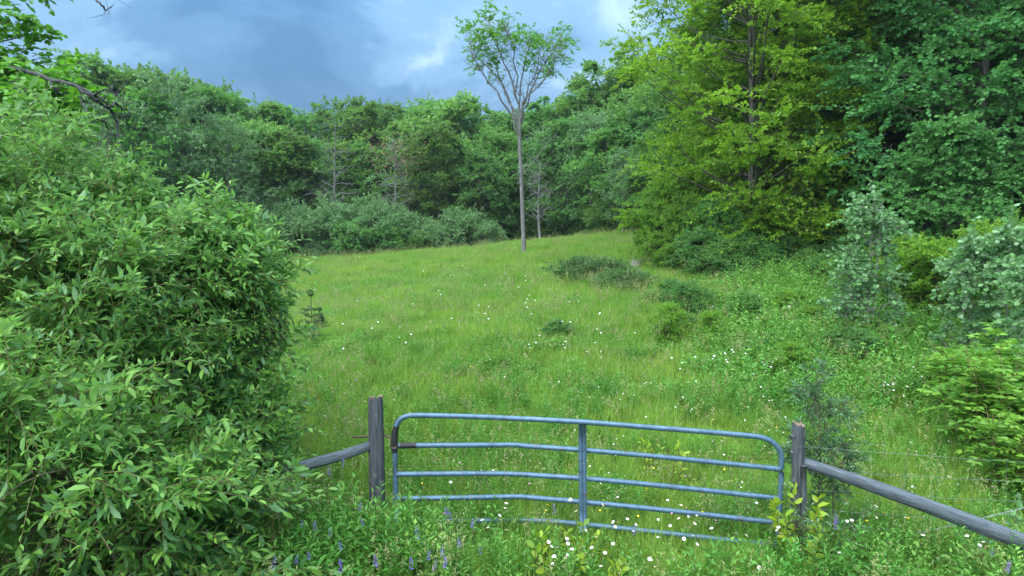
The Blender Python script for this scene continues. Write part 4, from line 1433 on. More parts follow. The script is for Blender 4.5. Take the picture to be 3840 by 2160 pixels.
for c in cl:
    s = np.array([np.interp(np.clip((c[2] - ob[2] - 1.3) / 9.0, 0.25, 0.97), tw, trk[:, k]) for k in range(3)])
    q = np.linspace(0, 1, 6)[:, None]
    B.add(*tubes(s + (c - s) * q + np.array([0, 0, 0.35]) * np.sin(np.pi * q), 0.03 * (1 - 0.75 * q[:, 0]), 5))
K = 15
o_ = np.repeat(cl, K, 0) + rg.normal(0, 0.16, (len(cl) * K, 3)) * np.array([1, 1, 0.6])
d_ = unit(rg.normal(0, 1, (len(o_), 3)) * np.array([1, 1, 0.4]) + np.array([0.35, -0.1, 0.05]))
pos, ax, nor, st = shoots(o_, d_, rg.uniform(0.25, 0.5, len(o_)), 10, rg, up=0.7, hang=0.25, droop=0.25, two_rank=True)
V, F = leaves(pos, ax, nor, rg.uniform(0.07, 0.13, len(pos)), rg.uniform(0.05, 0.085, len(pos)), LEAF6)
G.add(V, F, np.repeat(rg.random(len(pos)), 6))
B.add(*tubes(st, np.array([[0.006, 0.005, 0.004, 0.002]]).repeat(len(st), 0), 3))
dead = [[(-30, 60), (20, 70), (48, 78), (72, 84), (92, 98), (108, 108), (116, 118), (118, 135), (120, 150)],
        [(72, 84), (80, 95), (84, 108), (95, 118), (104, 122), (108, 132), (112, 140)],
        [(80, 88), (95, 94), (104, 100), (112, 112), (117, 124)],
        [(92, 98), (98, 92), (110, 90), (118, 96)],
        [(48, 78), (58, 92), (66, 96), (80, 98), (92, 106)],
        [(108, 108), (116, 104), (122, 108), (130, 112)],
        [(-60, -120), (20, -60), (70, -22), (94, -2), (103, 5), (107, 10), (113, 6)],
        [(103, 5), (105, 11), (104, 14)], [(94, -2), (99, -6), (104, -8)]]
for bi, pts in enumerate(dead):
    q = resample([P(x, y, 8.6 + 0.25 * math.sin(i * 1.3 + bi)) for i, (x, y) in enumerate(pts)], 4)
    q += rg.normal(0, 0.008, q.shape)
    t_ = np.linspace(0, 1, len(q))
    r_ = (0.034 if bi == 0 else 0.024 if bi == 6 else 0.018 if bi < 6 else 0.007) * (1 - 0.8 * t_)
    Dd.add(*tubes(q, r_, 6))
    for j in range(10 if bi < 6 else 2):
        i = rg.integers(3, len(q)) if bi < 6 else len(q) - 1
        dd = unit(rg.normal(0, 1, 3) + np.array([0.5, 0, -0.5]))
        q4 = np.linspace(0, 1, 5)[:, None]
        Dd.add(*tubes(q[i] + dd * rg.uniform(0.12, 0.38) * q4 + rg.normal(0, 0.012, (5, 3)) * q4, (0.006 if bi < 6 else 0.003) * (1 - 0.6 * q4[:, 0]), 4))
obj('trunk', B.mesh('overhang_trunk', [M['bark']], True, ob), ot)
obj('crown', G.mesh('overhang_crown', [M['elm']], False, ob), ot)
db = obj('dead_branch', Dd.mesh('overhang_dead', [M['deadbark']], True, ob), ot)
db['label'] = 'bare dark dead branches'


# ------------------------------------------------------------------ meadow plants: prototypes scattered by one node tree
def blades(rg, n, rad, h0, h1, w, lean=0.35, seg=3):
    """grass blades: tapered bent strips"""
    a = rg.uniform(0, 6.28, n)
    r = rad * np.sqrt(rg.random(n))
    b = np.stack([r * np.cos(a), r * np.sin(a), np.full(n, -0.03)], -1)
    h = rg.uniform(h0, h1, n)
    la = rg.uniform(0, 6.28, n)
    ld = np.stack([np.cos(la), np.sin(la), 0 * la], -1)
    ln = np.abs(rg.normal(0, lean, n))
    t = np.linspace(0, 1, seg + 1)
    P_ = b[:, None] + np.array([0, 0, 1.0]) * (h[:, None] * (t[None] - 0.35 * ln[:, None] * t[None] ** 2.5))[..., None] + ld[:, None] * (h[:, None] * ln[:, None] * t[None] ** 1.8)[..., None]
    sd_ = np.stack([-np.sin(la + rg.normal(0, 0.6, n)), np.cos(la), 0 * la], -1)
    ww = w * rg.uniform(0.7, 1.3, n)[:, None] * (1 - t[None] ** 1.6)
    ww[:, -1] = 0.0004
    V = np.stack([P_ - sd_[:, None] * ww[..., None] / 2, P_ + sd_[:, None] * ww[..., None] / 2], 2).reshape(-1, 3)
    m = seg + 1
    i = (np.arange(n) * m * 2)[:, None] + (np.arange(seg) * 2)[None]
    F = np.stack([i, i + 1, i + 3, i + 2], -1).reshape(-1, 4)
    return V, [F], np.repeat(rg.random(n), m * 2), P_[:, -1]


def proto_grass(rg, n, rad, h0, h1, w):
    g = Geo()
    V, F, T, _ = blades(rg, n, rad, h0, h1, w)
    g.add(V, F, T, 0)
    V, F, T, _ = blades(rg, max(2, n // 15), rad, h0, h1 * 0.9, w * 0.8, 0.6)
    return g.add(V, F, T, 1)


def proto_seed(rg, n, rad, h0, h1):
    g = proto_grass(rg, n * 2, rad, h0 * 0.4, h1 * 0.6, 0.006)
    V, F, T, tip = blades(rg, n, rad, h0, h1, 0.0035, 0.22)
    g.add(V, F, T * 0.6, 0)
    for q in tip:
        k = 10
        pos = q + np.stack([rg.normal(0, 0.008, k), rg.normal(0, 0.008, k), rg.uniform(-0.08, 0.03, k)], -1)
        V, F = leaves(pos, rg.normal(0, 0.5, (k, 3)) + np.array([0, 0, 1.0]), rg.normal(0, 1, (k, 3)), 0.03, 0.010, LEAF4)
        g.add(V, F, np.repeat(rg.random(k), 4), 1)
    return g


def proto_weed(rg, n_st, rad, h0, h1, n_lf, lL, lW, mat=2):
    g = Geo()
    a = rg.uniform(0, 6.28, n_st)
    r = rad * np.sqrt(rg.random(n_st))
    o = np.stack([r * np.cos(a), r * np.sin(a), np.zeros(n_st)], -1)
    d = unit(np.array([0, 0, 1.0]) + rg.normal(0, 0.16, (n_st, 3)))
    L = rg.uniform(h0, h1, n_st)
    pos, ax, nor, st = shoots(o, d, L, n_lf, rg, spread=1.15, up=0.8, hang=0.12, droop=0.05)
    tl = np.tile(np.arange(n_lf) / n_lf, n_st)
    sz = rg.uniform(0.8, 1.2, len(pos)) * (1.15 - 0.6 * tl)
    V, F = leaves(pos, ax, nor, lL * sz, lW * sz, LEAF4)
    g.add(V, F, np.repeat(np.clip(0.25 + 0.5 * tl + rg.normal(0, 0.15, len(tl)), 0, 1), 4), mat)
    V, F = tubes(st, np.array([[0.004, 0.0035, 0.003, 0.0015]]).repeat(n_st, 0), 3)
    g.add(V, F, 0.3, mat)
    return g


def proto_leafy(rg, n, rad, h, lL, lW, mat=2):
    """low broad-leaved cushion"""
    g = Geo()
    a = rg.uniform(0, 6.28, n)
    r = rad * np.sqrt(rg.random(n))
    pos = np.stack([r * np.cos(a), r * np.sin(a), h * (1 - 0.5 * (r / rad) ** 2) * rg.uniform(0.3, 1.0, n)], -1)
    ax = np.stack([np.cos(a), np.sin(a), rg.uniform(-0.2, 0.7, n)], -1) + rg.normal(0, 0.5, (n, 3))
    V, F = leaves(pos, ax, np.array([0, 0, 1.0]) + rg.normal(0, 0.35, (n, 3)), lL * rg.uniform(0.6, 1.3, n), lW * rg.uniform(0.7, 1.2, n), LEAF4)
    return g.add(V, F, np.repeat(rg.random(n), 4), mat)


def scatter(name, protos, pts, types, rots, scl, mats):
    """one object: prototypes and loose points in a single mesh, instanced by its node tree"""
    V, F, T, MM, pid = [], [], [], [], []
    n = 0
    for k, g in enumerate(protos):
        v = np.concatenate(g.V)
        V.append(v)
        F += [f + n for f in g.F]
        MM += g.M
        T.append(np.concatenate(g.T))
        pid.append(np.full(len(v), k))
        n += len(v)
    N = len(pts)
    V.append(pts)
    T.append(np.zeros(N))
    pid.append(np.full(N, -1))
    tot = n + N
    pt = np.concatenate([np.full(n, -1), types])
    ro = np.concatenate([np.zeros((n, 3)), rots])
    sc = np.concatenate([np.ones((n, 3)), scl])
    me = mesh_from(name, np.concatenate(V), F, mats, {'tint': ('FLOAT', np.concatenate(T)), 'proto': ('INT', np.concatenate(pid)), 'ptype': ('INT', pt),
                                                     'rot': ('FLOAT_VECTOR', ro), 'scl': ('FLOAT_VECTOR', sc)}, np.concatenate(MM))
    o = obj(name, me)
    ng = bpy.data.node_groups.new(name, 'GeometryNodeTree')
    ng.interface.new_socket('Geometry', in_out='INPUT', socket_type='NodeSocketGeometry')
    ng.interface.new_socket('Geometry', in_out='OUTPUT', socket_type='NodeSocketGeometry')
    nd, lk = ng.nodes, ng.links
    gi, gout = nd.new('NodeGroupInput'), nd.new('NodeGroupOutput')

    def attr(nm, t):
        a = nd.new('GeometryNodeInputNamedAttribute')
        a.data_type = t
        a.inputs['Name'].default_value = nm
        return a.outputs['Attribute']

    def eq(nm, v):
        c = nd.new('FunctionNodeCompare')
        c.data_type = 'INT'
        c.operation = 'EQUAL'
        lk.new(attr(nm, 'INT'), c.inputs[2])
        c.inputs[3].default_value = v
        return c.outputs[0]

    def sep(geo, sel):
        s = nd.new('GeometryNodeSeparateGeometry')
        s.domain = 'POINT'
        lk.new(geo, s.inputs['Geometry'])
        lk.new(sel, s.inputs['Selection'])
        return s.outputs[0]
    join = nd.new('GeometryNodeJoinGeometry')
    for k in range(len(protos)):
        pg = sep(gi.outputs[0], eq('proto', k))
        pp = sep(gi.outputs[0], eq('ptype', k))
        ins = nd.new('GeometryNodeInstanceOnPoints')
        lk.new(pp, ins.inputs['Points'])
        lk.new(pg, ins.inputs['Instance'])
        er = nd.new('FunctionNodeEulerToRotation')
        lk.new(attr('rot', 'FLOAT_VECTOR'), er.inputs[0])
        lk.new(er.outputs[0], ins.inputs['Rotation'])
        lk.new(attr('scl', 'FLOAT_VECTOR'), ins.inputs['Scale'])
        lk.new(ins.outputs[0], join.inputs[0])
    lk.new(join.outputs[0], gout.inputs[0])
    md = o.modifiers.new('scatter', 'NODES')
    md.node_group = ng
    o['kind'] = 'stuff'
    return o


def noise2(x, y, s, seed=0):
    """smooth pseudo noise 0..1"""
    r_ = np.random.default_rng(seed)
    v = 0
    for k in range(6):
        a, b, c = r_.normal(0, 1, 2).tolist() + [r_.uniform(0, 6.28)]
        v = v + np.sin((a * x + b * y) / s * 2.2 + c)
    return 0.5 + v / 6.0 * 0.75


def spread_pts(y0, y1, dens, rg, margin=2.5, dens_end=None):
    area_w = 0.80 * y1 + margin
    n = int((y1 - y0) * 2 * area_w * dens)
    x = rg.uniform(-area_w, area_w, n)
    y = rg.uniform(y0, y1, n)
    k = np.abs(x) < 0.80 * y + margin
    if dens_end is not None:
        k &= rg.random(n) < 1 + (dens_end / dens - 1) * (y - y0) / (y1 - y0)
    return x[k], y[k]


rg = np.random.default_rng(123)
gr_protos = [proto_grass(rg, 46, 0.11, 0.16, 0.42, 0.0065), proto_grass(rg, 46, 0.12, 0.22, 0.50, 0.006), proto_seed(rg, 9, 0.12, 0.45, 0.70),
             proto_grass(rg, 110, 0.32, 0.16, 0.40, 0.011), proto_grass(rg, 110, 0.34, 0.20, 0.46, 0.010), proto_seed(rg, 16, 0.30, 0.42, 0.66)]
PX, PYY, TY = [], [], []
for (y0, y1, d0, d1, kinds, pr) in [(2.6, 12, 62, 34, (0, 1, 2), (0.52, 0.36, 0.12)), (12, 26, 30, 14, (0, 1, 2, 3), (0.45, 0.3, 0.13, 0.12)), (16, 56, 10, 9, (3, 4, 5), (0.5, 0.38, 0.12))]:
    x, y = spread_pts(y0, y1, d0, rg, dens_end=d1)
    PX.append(x)
    PYY.append(y)
    TY.append(rg.choice(kinds, len(x), p=pr))
x, y, ty = np.concatenate(PX), np.concatenate(PYY), np.concatenate(TY)
pts = np.stack([x, y, gz(x, y)], -1)
hs = (0.50 + 0.55 * noise2(x, y, 3.0, 4) + 0.35 * noise2(x, y, 0.8, 5)) * rg.uniform(0.75, 1.25, len(x))
scl = np.stack([rg.uniform(0.85, 1.2, len(x)), rg.uniform(0.85, 1.2, len(x)), hs], -1)
rot = np.stack([rg.normal(0, 0.08, len(x)), rg.normal(0, 0.08, len(x)), rg.uniform(0, 6.28, len(x))], -1)
grass = scatter('meadow_grass', gr_protos, pts, ty, rot, scl, [M['grass'], M['seed'], M['weed']])
tag(grass, 'tall yellow-green meadow grass with seed heads', 'grass', kind='stuff')

wd_protos = [proto_weed(rg, 5, 0.09, 0.35, 0.60, 16, 0.085, 0.020), proto_weed(rg, 4, 0.10, 0.30, 0.52, 12, 0.075, 0.034), proto_leafy(rg, 46, 0.16, 0.22, 0.055, 0.032),
             proto_leafy(rg, 110, 0.38, 0.34, 0.085, 0.045), proto_weed(rg, 16, 0.36, 0.30, 0.60, 13, 0.09, 0.030)]
PX, PYY, TY, HS = [], [], [], []
for (y0, y1, d0, d1, kinds, pr, thr) in [(2.6, 12, 34, 22, (0, 1, 2), (0.4, 0.27, 0.33), 0.38), (12, 30, 13, 8, (2, 3, 4), (0.3, 0.35, 0.35), 0.43), (28, 54, 1.6, 1.2, (3, 4), (0.5, 0.5), 0.52)]:
    x, y = spread_pts(y0, y1, d0, rg, dens_end=d1)
    nz = noise2(x, y, 1.6, 9) + 0.25 * noise2(x, y, 0.5, 12)
    # weeds crowd along the fence's foot, by the bush and on the rough right-hand side
    bias = 0.38 * np.exp(-((y - 5.9) / 1.0) ** 2) * (0.35 + 0.65 * smooth(-x, -0.2, 1.5)) + 0.18 * np.exp(-((y - 6.5) / 0.45) ** 2) * smooth(x, -2.4, -1.8) * (0.45 + 0.55 * smooth(np.abs(x - 0.9), 0.7, 2.0)) + 0.32 * smooth(x - 0.28 * y, -0.5, 2.0) * smooth(y, 10, 14)
    k = nz + bias > thr + 0.1
    PX.append(x[k])
    PYY.append(y[k])
    TY.append(rg.choice(kinds, k.sum(), p=pr))
    HS.append(0.72 + 0.45 * bias[k] / 0.3 + 0.35 * (smooth(x - 0.24 * y, -0.5, 1.5) * smooth(y, 10, 13) * (1 - smooth(y, 24, 28)))[k])
x, y, ty = np.concatenate(PX), np.concatenate(PYY), np.concatenate(TY)
hs = np.concatenate(HS) * rg.uniform(0.75, 1.25, len(x))
pts = np.stack([x, y, gz(x, y)], -1)
scl = np.stack([hs, hs, hs], -1)
rot = np.stack([rg.normal(0, 0.08, len(x)), rg.normal(0, 0.08, len(x)), rg.uniform(0, 6.28, len(x))], -1)
weeds = scatter('meadow_weeds', wd_protos, pts, ty, rot, scl, [M['grass'], M['seed'], M['weed']])
tag(weeds, 'leafy green weeds growing among the meadow grass', 'weeds', kind='stuff')

# ------------------------------------------------------------------ single plants by the fence
def leafy_stem(px, by, H, lab, seed, lL, lW, n_st, n_lf, mat, name='young_shrub', cat='plant', rad=0.12, y=None, parts=False, tm=LEAF6, spread=1.1, hang=0.1, lean=0.2, side=0, cut=0.0):
    rg = np.random.default_rng(seed)
    g = hit(px, by) if y is None else on_ground(px, y)
    t = thing(name, lab, cat, g)
    a = rg.uniform(0, 6.28, n_st)
    o = np.stack([rad * np.cos(a) * 0.5, rad * np.sin(a) * 0.5, np.full(n_st, -0.05)], -1)
    d = unit(np.stack([np.cos(a) * lean, np.sin(a) * lean, np.ones(n_st)], -1))
    L = H * rg.uniform(0.65, 1.08, n_st)
    B = Geo()
    pos, ax, nor, st = shoots(o, d, L, n_lf, rg, spread=spread, up=0.7, hang=hang, droop=0.05, t0=0.2 + cut)
    B.add(*tubes(st, np.array([[0.008, 0.0065, 0.005, 0.002]]).repeat(n_st, 0), 5))
    if side:
        i = rg.integers(int(n_lf * 0.1), n_lf, (n_st, side))
        oo = pos.reshape(n_st, n_lf, 3)[np.arange(n_st)[:, None], i].reshape(-1, 3)
        dd = unit(ax.reshape(n_st, n_lf, 3)[np.arange(n_st)[:, None], i].reshape(-1, 3) + np.array([0, 0, 0.7]))
        p2, a2, n2, s2_ = shoots(oo, dd, rg.uniform(0.12, 0.26, len(oo)) * H, 9, rg, spread=spread, up=0.6, hang=hang)
        B.add(*tubes(s2_, np.array([[0.004, 0.003, 0.002, 0.001]]).repeat(len(s2_), 0), 4))
        pos, ax, nor = np.concatenate([pos, p2]), np.concatenate([ax, a2]), np.concatenate([nor, n2])
    obj('stems', B.mesh(name + '_stems', [M['redstem']], True), t)
    N = len(pos)
    sz = rg.uniform(0.75, 1.2, N)
    if parts:
        sh = [Geo().add(*leaves(np.zeros((1, 3)), np.array([[1.0, 0, 0]]), np.array([[0, 0, 1.0]]), lL, lW, tm), tint=q).mesh(name + '_leaf', [M[mat]]) for q in (0.1, 0.35, 0.6, 0.9)]
        for i in range(N):
            aa = unit(ax[i])
            n = unit(nor[i] - aa * np.dot(nor[i], aa))
            s = np.cross(n, aa)
            lo = bpy.data.objects.new('leaf', sh[rg.integers(0, 4)])
            COL.objects.link(lo)
            lo.parent = t
            k = sz[i]
            lo.matrix_basis = Matrix(((aa[0] * k, s[0] * k, n[0] * k, pos[i][0]), (aa[1] * k, s[1] * k, n[1] * k, pos[i][1]), (aa[2] * k, s[2] * k, n[2] * k, pos[i][2]), (0, 0, 0, 1)))
    else:
        V, F = leaves(pos, ax, nor, lL * sz, lW * sz, tm)
        obj('foliage', Geo().add(V, F, np.repeat(rg.random(N), len(tm[0]))).mesh(name + '_leaves', [M[mat]]), t)
    return t


leafy_stem(811, 0, 0.98, 'yellow-green sapling with oval leaves growing against the split-topped post', 3, 0.115, 0.062, 7, 17, 'yellowleaf', 'oval_leaf_sapling', 'sapling', 0.22, y=6.75, parts=True, cut=0.1)
wsap = tree_meshes('willow_sapling', 71, 1.95, 0.75, 0.30, 34, 7, 10, 0.17, 0.062, 0.019, 'greywillow', bark='twig', shape='oval', flat=1.0, trunk_r=0.016, ntrunk=1, asc=1.0, up=0.5, hang=0.05, spread=0.7, wob=0.04)
place_tree(wsap, 'willow_sapling', 'slender grey-leaved willow sapling rising behind the long brace log', 'sapling', on_ground(826, 7.55), 1.0, rotz=1.0)
wsb = tree_meshes('willow_sapling_b', 72, 1.2, 0.3, 0.2, 18, 6, 10, 0.15, 0.06, 0.018, 'greywillow', bark='twig', shape='oval', flat=1.0, trunk_r=0.012, ntrunk=1, asc=1.0, up=0.5, spread=0.7, wob=0.04)
place_tree(wsb, 'willow_sapling', 'shorter willow sapling close beside the slender one', 'sapling', on_ground(842, 7.4), 1.0, rotz=1.0)
leafy_stem(836, 0, 0.95, 'bushy grey-green willow seedling under the long brace log', 14, 0.06, 0.016, 10, 24, 'greywillow', 'willow_sapling', 'sapling', 0.3, y=6.9, lean=0.3, side=4)
leafy_stem(586, 0, 0.46, 'yellow-green plant at the foot of the mid straps', 26, 0.09, 0.045, 7, 9, 'yellowleaf', 'broadleaf_plant', 'plant', 0.22, y=6.75, parts=True)
leafy_stem(436, 0, 0.72, 'milkweed-like plant with long broad upright leaves before the bent rails', 5, 0.17, 0.05, 3, 9, 'weed', 'broadleaf_plant', 'plant', 0.12, y=6.1, spread=0.8, tm=LEAF8, parts=True)
leafy_stem(560, 0, 0.56, 'yellow-green leafy plant hiding the bottom rail below the mid straps', 6, 0.10, 0.05, 8, 9, 'yellowleaf', 'broadleaf_plant', 'plant', 0.28, y=6.3, parts=True)
leafy_stem(604, 0, 0.55, 'yellow-green bushy plant hiding the bottom rail right of the straps', 7, 0.10, 0.048, 8, 9, 'yellowleaf', 'broadleaf_plant', 'plant', 0.28, y=6.2, parts=True)
leafy_stem(668, 0, 0.72, 'yellowish weed clump seen between the upper rails in the meadow', 8, 0.09, 0.036, 11, 11, 'yellowleaf', 'broadleaf_plant', 'plant', 0.35, y=8.6)
leafy_stem(815, 0, 0.55, 'narrow-leaved goldenrod stalks below the oval-leaved sapling', 9, 0.09, 0.018, 4, 20, 'weed', 'goldenrod_plant', 'plant', 0.18, y=6.2)
leafy_stem(850, 0, 0.50, 'broad-leaved goldenrod stalks below the long brace log', 10, 0.09, 0.032, 4, 13, 'weed', 'goldenrod_plant', 'plant', 0.18, y=6.1)
leafy_stem(735, 0, 0.7, 'grey-green weed clump seen through the rails at the latch end', 11, 0.06, 0.016, 7, 20, 'grey', 'broadleaf_plant', 'plant', 0.3, y=7.5)
leafy_stem(985, 0, 0.85, 'large pale-leaved weed beside the wire fence', 12, 0.13, 0.075, 3, 8, 'aspen', 'broadleaf_plant', 'plant', 0.15, y=6.9)
leafy_stem(1012, 0, 0.8, 'pale-leaved weed close behind the wire fence', 13, 0.13, 0.07, 3, 8, 'aspen', 'broadleaf_plant', 'plant', 0.15, y=7.4)

for i, (px, by, H) in enumerate([(770, 322, 0.75), (806, 350, 0.8), (728, 318, 0.65), (690, 305, 0.6), (745, 345, 0.7), (835, 372, 0.8), (790, 300, 0.7), (705, 335, 0.55), (660, 318, 0.5), (880, 385, 0.8), (448, 296, 0.45), (770, 368, 0.7), (910, 410, 0.75)]):
    leafy_stem(px, by, H, 'leafy green weed clump on the rough slope below the maples' if px > 600 else 'small dark weed clump alone in the upper meadow', 100 + i, 0.075, 0.032, 26, 15, 'weed', 'weed_clump', 'plant', 0.9, lean=0.35)['group'] = 'weed clumps in the meadow'

rgw = np.random.default_rng(808)
for i in range(30):
    px, by = rgw.uniform(625, 900), rgw.uniform(288, 400)
    if by > 300 + (px - 560) * 0.32 + 20:
        continue
    kd = ('green', 'young', 'deep')[i % 3]
    t = place_tree(shrub_m[kd], 'low_bush', 'knee-high leafy bush on the rough slope below the maples', 'bush', hit(px, by), rgw.uniform(0.14, 0.26), 'low bushes on the rough slope', trunk='stems', crown='foliage')
for i, (px, y, H, m_) in enumerate([(368, 6.75, 0.55, 'weed'), (386, 6.8, 0.5, 'weed'), (402, 6.75, 0.45, 'sumac'), (350, 6.6, 0.6, 'weed'), (332, 6.4, 0.65, 'weed'), (312, 6.3, 0.7, 'weed')]):
    leafy_stem(px, 0, H, 'leafy goldenrod clump crowding the foot of the hinge post', 300 + i, 0.085, 0.027, 9, 15, m_, 'goldenrod_plant', 'plant', 0.25, y=y, lean=0.3)['group'] = 'goldenrod at the hinge post'
for i, (px, y, H, m_) in enumerate([(776, 6.75, 0.42, 'weed'), (764, 6.7, 0.38, 'weed'), (836, 6.5, 0.5, 'weed'), (748, 6.7, 0.36, 'weed')]):
    leafy_stem(px, 0, H, 'leafy weed clump crowding the latch end of the gate', 330 + i, 0.08, 0.024, 8, 15, m_, 'goldenrod_plant', 'plant', 0.25, y=y, lean=0.3)['group'] = 'weeds at the latch end of the gate'

# ------------------------------------------------------------------ flowers
def daisy_meshes():
    g = Geo()
    k = 17
    a = np.arange(k) / k * 2 * np.pi
    pos = np.stack([0.006 * np.cos(a), 0.006 * np.sin(a), 0 * a], -1)
    ax = np.stack([np.cos(a), np.sin(a), 0.10 * np.sin(a * 3)], -1)
    V, F = leaves(pos, ax, np.array([[0, 0, 1.0]]).repeat(k, 0), 0.0185, 0.0085, LEAF6)
    V[:, 2] *= 0.4
    pet = g.add(V, F, np.repeat(np.linspace(0, 1, k), 6)).mesh('daisy_petals', [M['petal']])
    q = np.linspace(0, 1, 5)
    disc = Geo().add(*tubes(np.stack([0 * q, 0 * q, -0.001 + 0.006 * q], -1), 0.0078 * np.sqrt(np.clip(1 - q ** 2, 0.0, 1)) + 0.0002, 10, True)).mesh('daisy_disc', [M['disc']], True)
    st = np.stack([0.02 * q ** 2 - 0.02, 0.01 * q ** 2 - 0.01, (q - 1) * 0.5], -1)
    stem = Geo().add(*tubes(st, np.full(5, 0.0016), 4)).mesh('daisy_stem', [M['stem']], True)
    return pet, disc, stem


d_pet, d_disc, d_stem = daisy_meshes()
rg = np.random.default_rng(321)


def daisy_spots(n):
    out = []
    while len(out) < n:
        u_ = rg.random()
        if u_ < 0.10:
            px, py = rg.normal(640, 60), rg.uniform(505, 574)
        elif u_ < 0.20:
            px, py = rg.uniform(440, 1010), rg.uniform(470, 574)
        elif u_ < 0.62:
            px, py = rg.uniform(560, 960), rg.uniform(350, 500)
        elif u_ < 0.90:
            px, py = rg.uniform(330, 820), rg.uniform(285, 420)
        else:
            px, py = rg.uniform(300, 660), rg.uniform(255, 300)
        q = hit_h(px, py, 0.5)
        if py < 500 and noise2(q[0], q[1], 1.5, 31) < 0.42 and rg.random() < 0.75:
            continue
        out.append(q)
    return np.array(out)


spots = daisy_spots(330)
# groups of two to four heads
extra = spots[rg.integers(0, len(spots), 110)] + np.stack([rg.normal(0, 0.12, 110), rg.normal(0, 0.12, 110), np.zeros(110)], -1)
spots = np.concatenate([spots, extra])
spots = spots[np.argsort(np.linalg.norm(spots - EYE, axis=1))]
hts = rg.uniform(0.42, 0.60, len(spots)) + np.where(spots[:, 1] < 6.5, 0.08, 0)
near_n = 300
for i in range(near_n):
    x, y = spots[i, :2]
    z = float(gz(x, y)) + hts[i]
    far_one = i >= 150
    s = float(rg.uniform(0.55, 0.9)) * (1.0 if y < 7.5 else 0.62)
    rz = float(rg.uniform(0, 6.28))
    t = thing('daisy', 'white ox-eye daisy with a yellow centre in the meadow grass', 'flower', (x, y, z - 0.5 * s), 'ox-eye daisies in the meadow grass', rz, s)
    tilt = (float(rg.normal(0.35, 0.3)), float(rg.normal(0, 0.3)), 0)
    for nm, me_ in (('petals', d_pet), ('disc', d_disc)):
        c_ = obj(nm, me_, t, (0, 0, 0.5))
        c_.rotation_euler = tilt
        if nm == 'disc':
            c_.location = (0, 0, 0.5)
    obj('stem', d_stem, t, (0, 0, 0.499))
# the rest of the daisies, further off
rest = spots[near_n:]
n_ = len(rest)
pp = np.stack([rest[:, 0], rest[:, 1], gz(rest[:, 0], rest[:, 1]) + hts[near_n:]], -1)
pg, dg = Geo(), Geo()
pv = np.array([v.co[:] for v in d_pet.vertices])
pf = [np.array([p.vertices[:] for p in d_pet.polygons])]
for i in range(n_):
    c_, s_ = math.cos(i), math.sin(i)
    tl = rg.normal(0.35, 0.3)
    rx = np.array([[1, 0, 0], [0, math.cos(tl), -math.sin(tl)], [0, math.sin(tl), math.cos(tl)]])
    pg.add(pv @ np.array([[c_, s_, 0], [-s_, c_, 0], [0, 0, 1]]) @ rx.T * 0.8 + pp[i], pf, 0.5, 0)
    q = np.array([[0, 0, -0.5], [0.01, 0, -0.25], [0, 0, 0]])
    pg.add(*tubes(q + pp[i], np.full(3, 0.0017), 3), 0.5, 1)
far_d = obj('daisies', pg.mesh('far_daisies', [M['petal'], M['stem']]))
tag(far_d, 'scattered far-off white daisies dotting the upper meadow', 'flowers', kind='stuff')


def vetch_meshes(seed):
    rg = np.random.default_rng(seed)
    n = 34
    t = rg.random(n)
    a = rg.uniform(0, 6.28, n)
    pos = np.stack([0.006 * np.cos(a), 0.006 * np.sin(a), 0.36 + 0.10 * t], -1)
    ax = np.stack([np.cos(a), np.sin(a), -0.3 + 0.6 * t], -1)
    V, F = leaves(pos, ax, np.array([[0, 0, 1.0]]).repeat(n, 0), 0.016 * (1.2 - 0.7 * t), 0.009, LEAF4)
    fl = Geo().add(V, F, np.repeat(rg.random(n), 4)).mesh('vetch_raceme', [M['vetch']])
    q = np.linspace(0, 1, 6)
    st = np.stack([0.05 * np.sin(q * 3) * (1 - q), 0.03 * np.sin(q * 2.2) * (1 - q), q * 0.46], -1)
    stem = Geo().add(*tubes(st, np.full(6, 0.0017), 4)).mesh('vetch_stem', [M['stem']], True)
    m = 22
    f = rg.uniform(0.2, 0.75, m)
    pos = np.stack([np.interp(f, q, st[:, 0]), np.interp(f, q, st[:, 1]), f * 0.46], -1)
    V, F = leaves(pos, np.concatenate([unit(rg.normal(0, 1, (m, 2))), rg.uniform(0, 0.5, (m, 1))], 1), np.array([0, 0, 1.0]) + rg.normal(0, 0.3, (m, 3)), 0.05, 0.012, LEAF4)
    lf = Geo().add(V, F, np.repeat(rg.random(m), 4)).mesh('vetch_leaves', [M['weed']])
    return fl, stem, lf


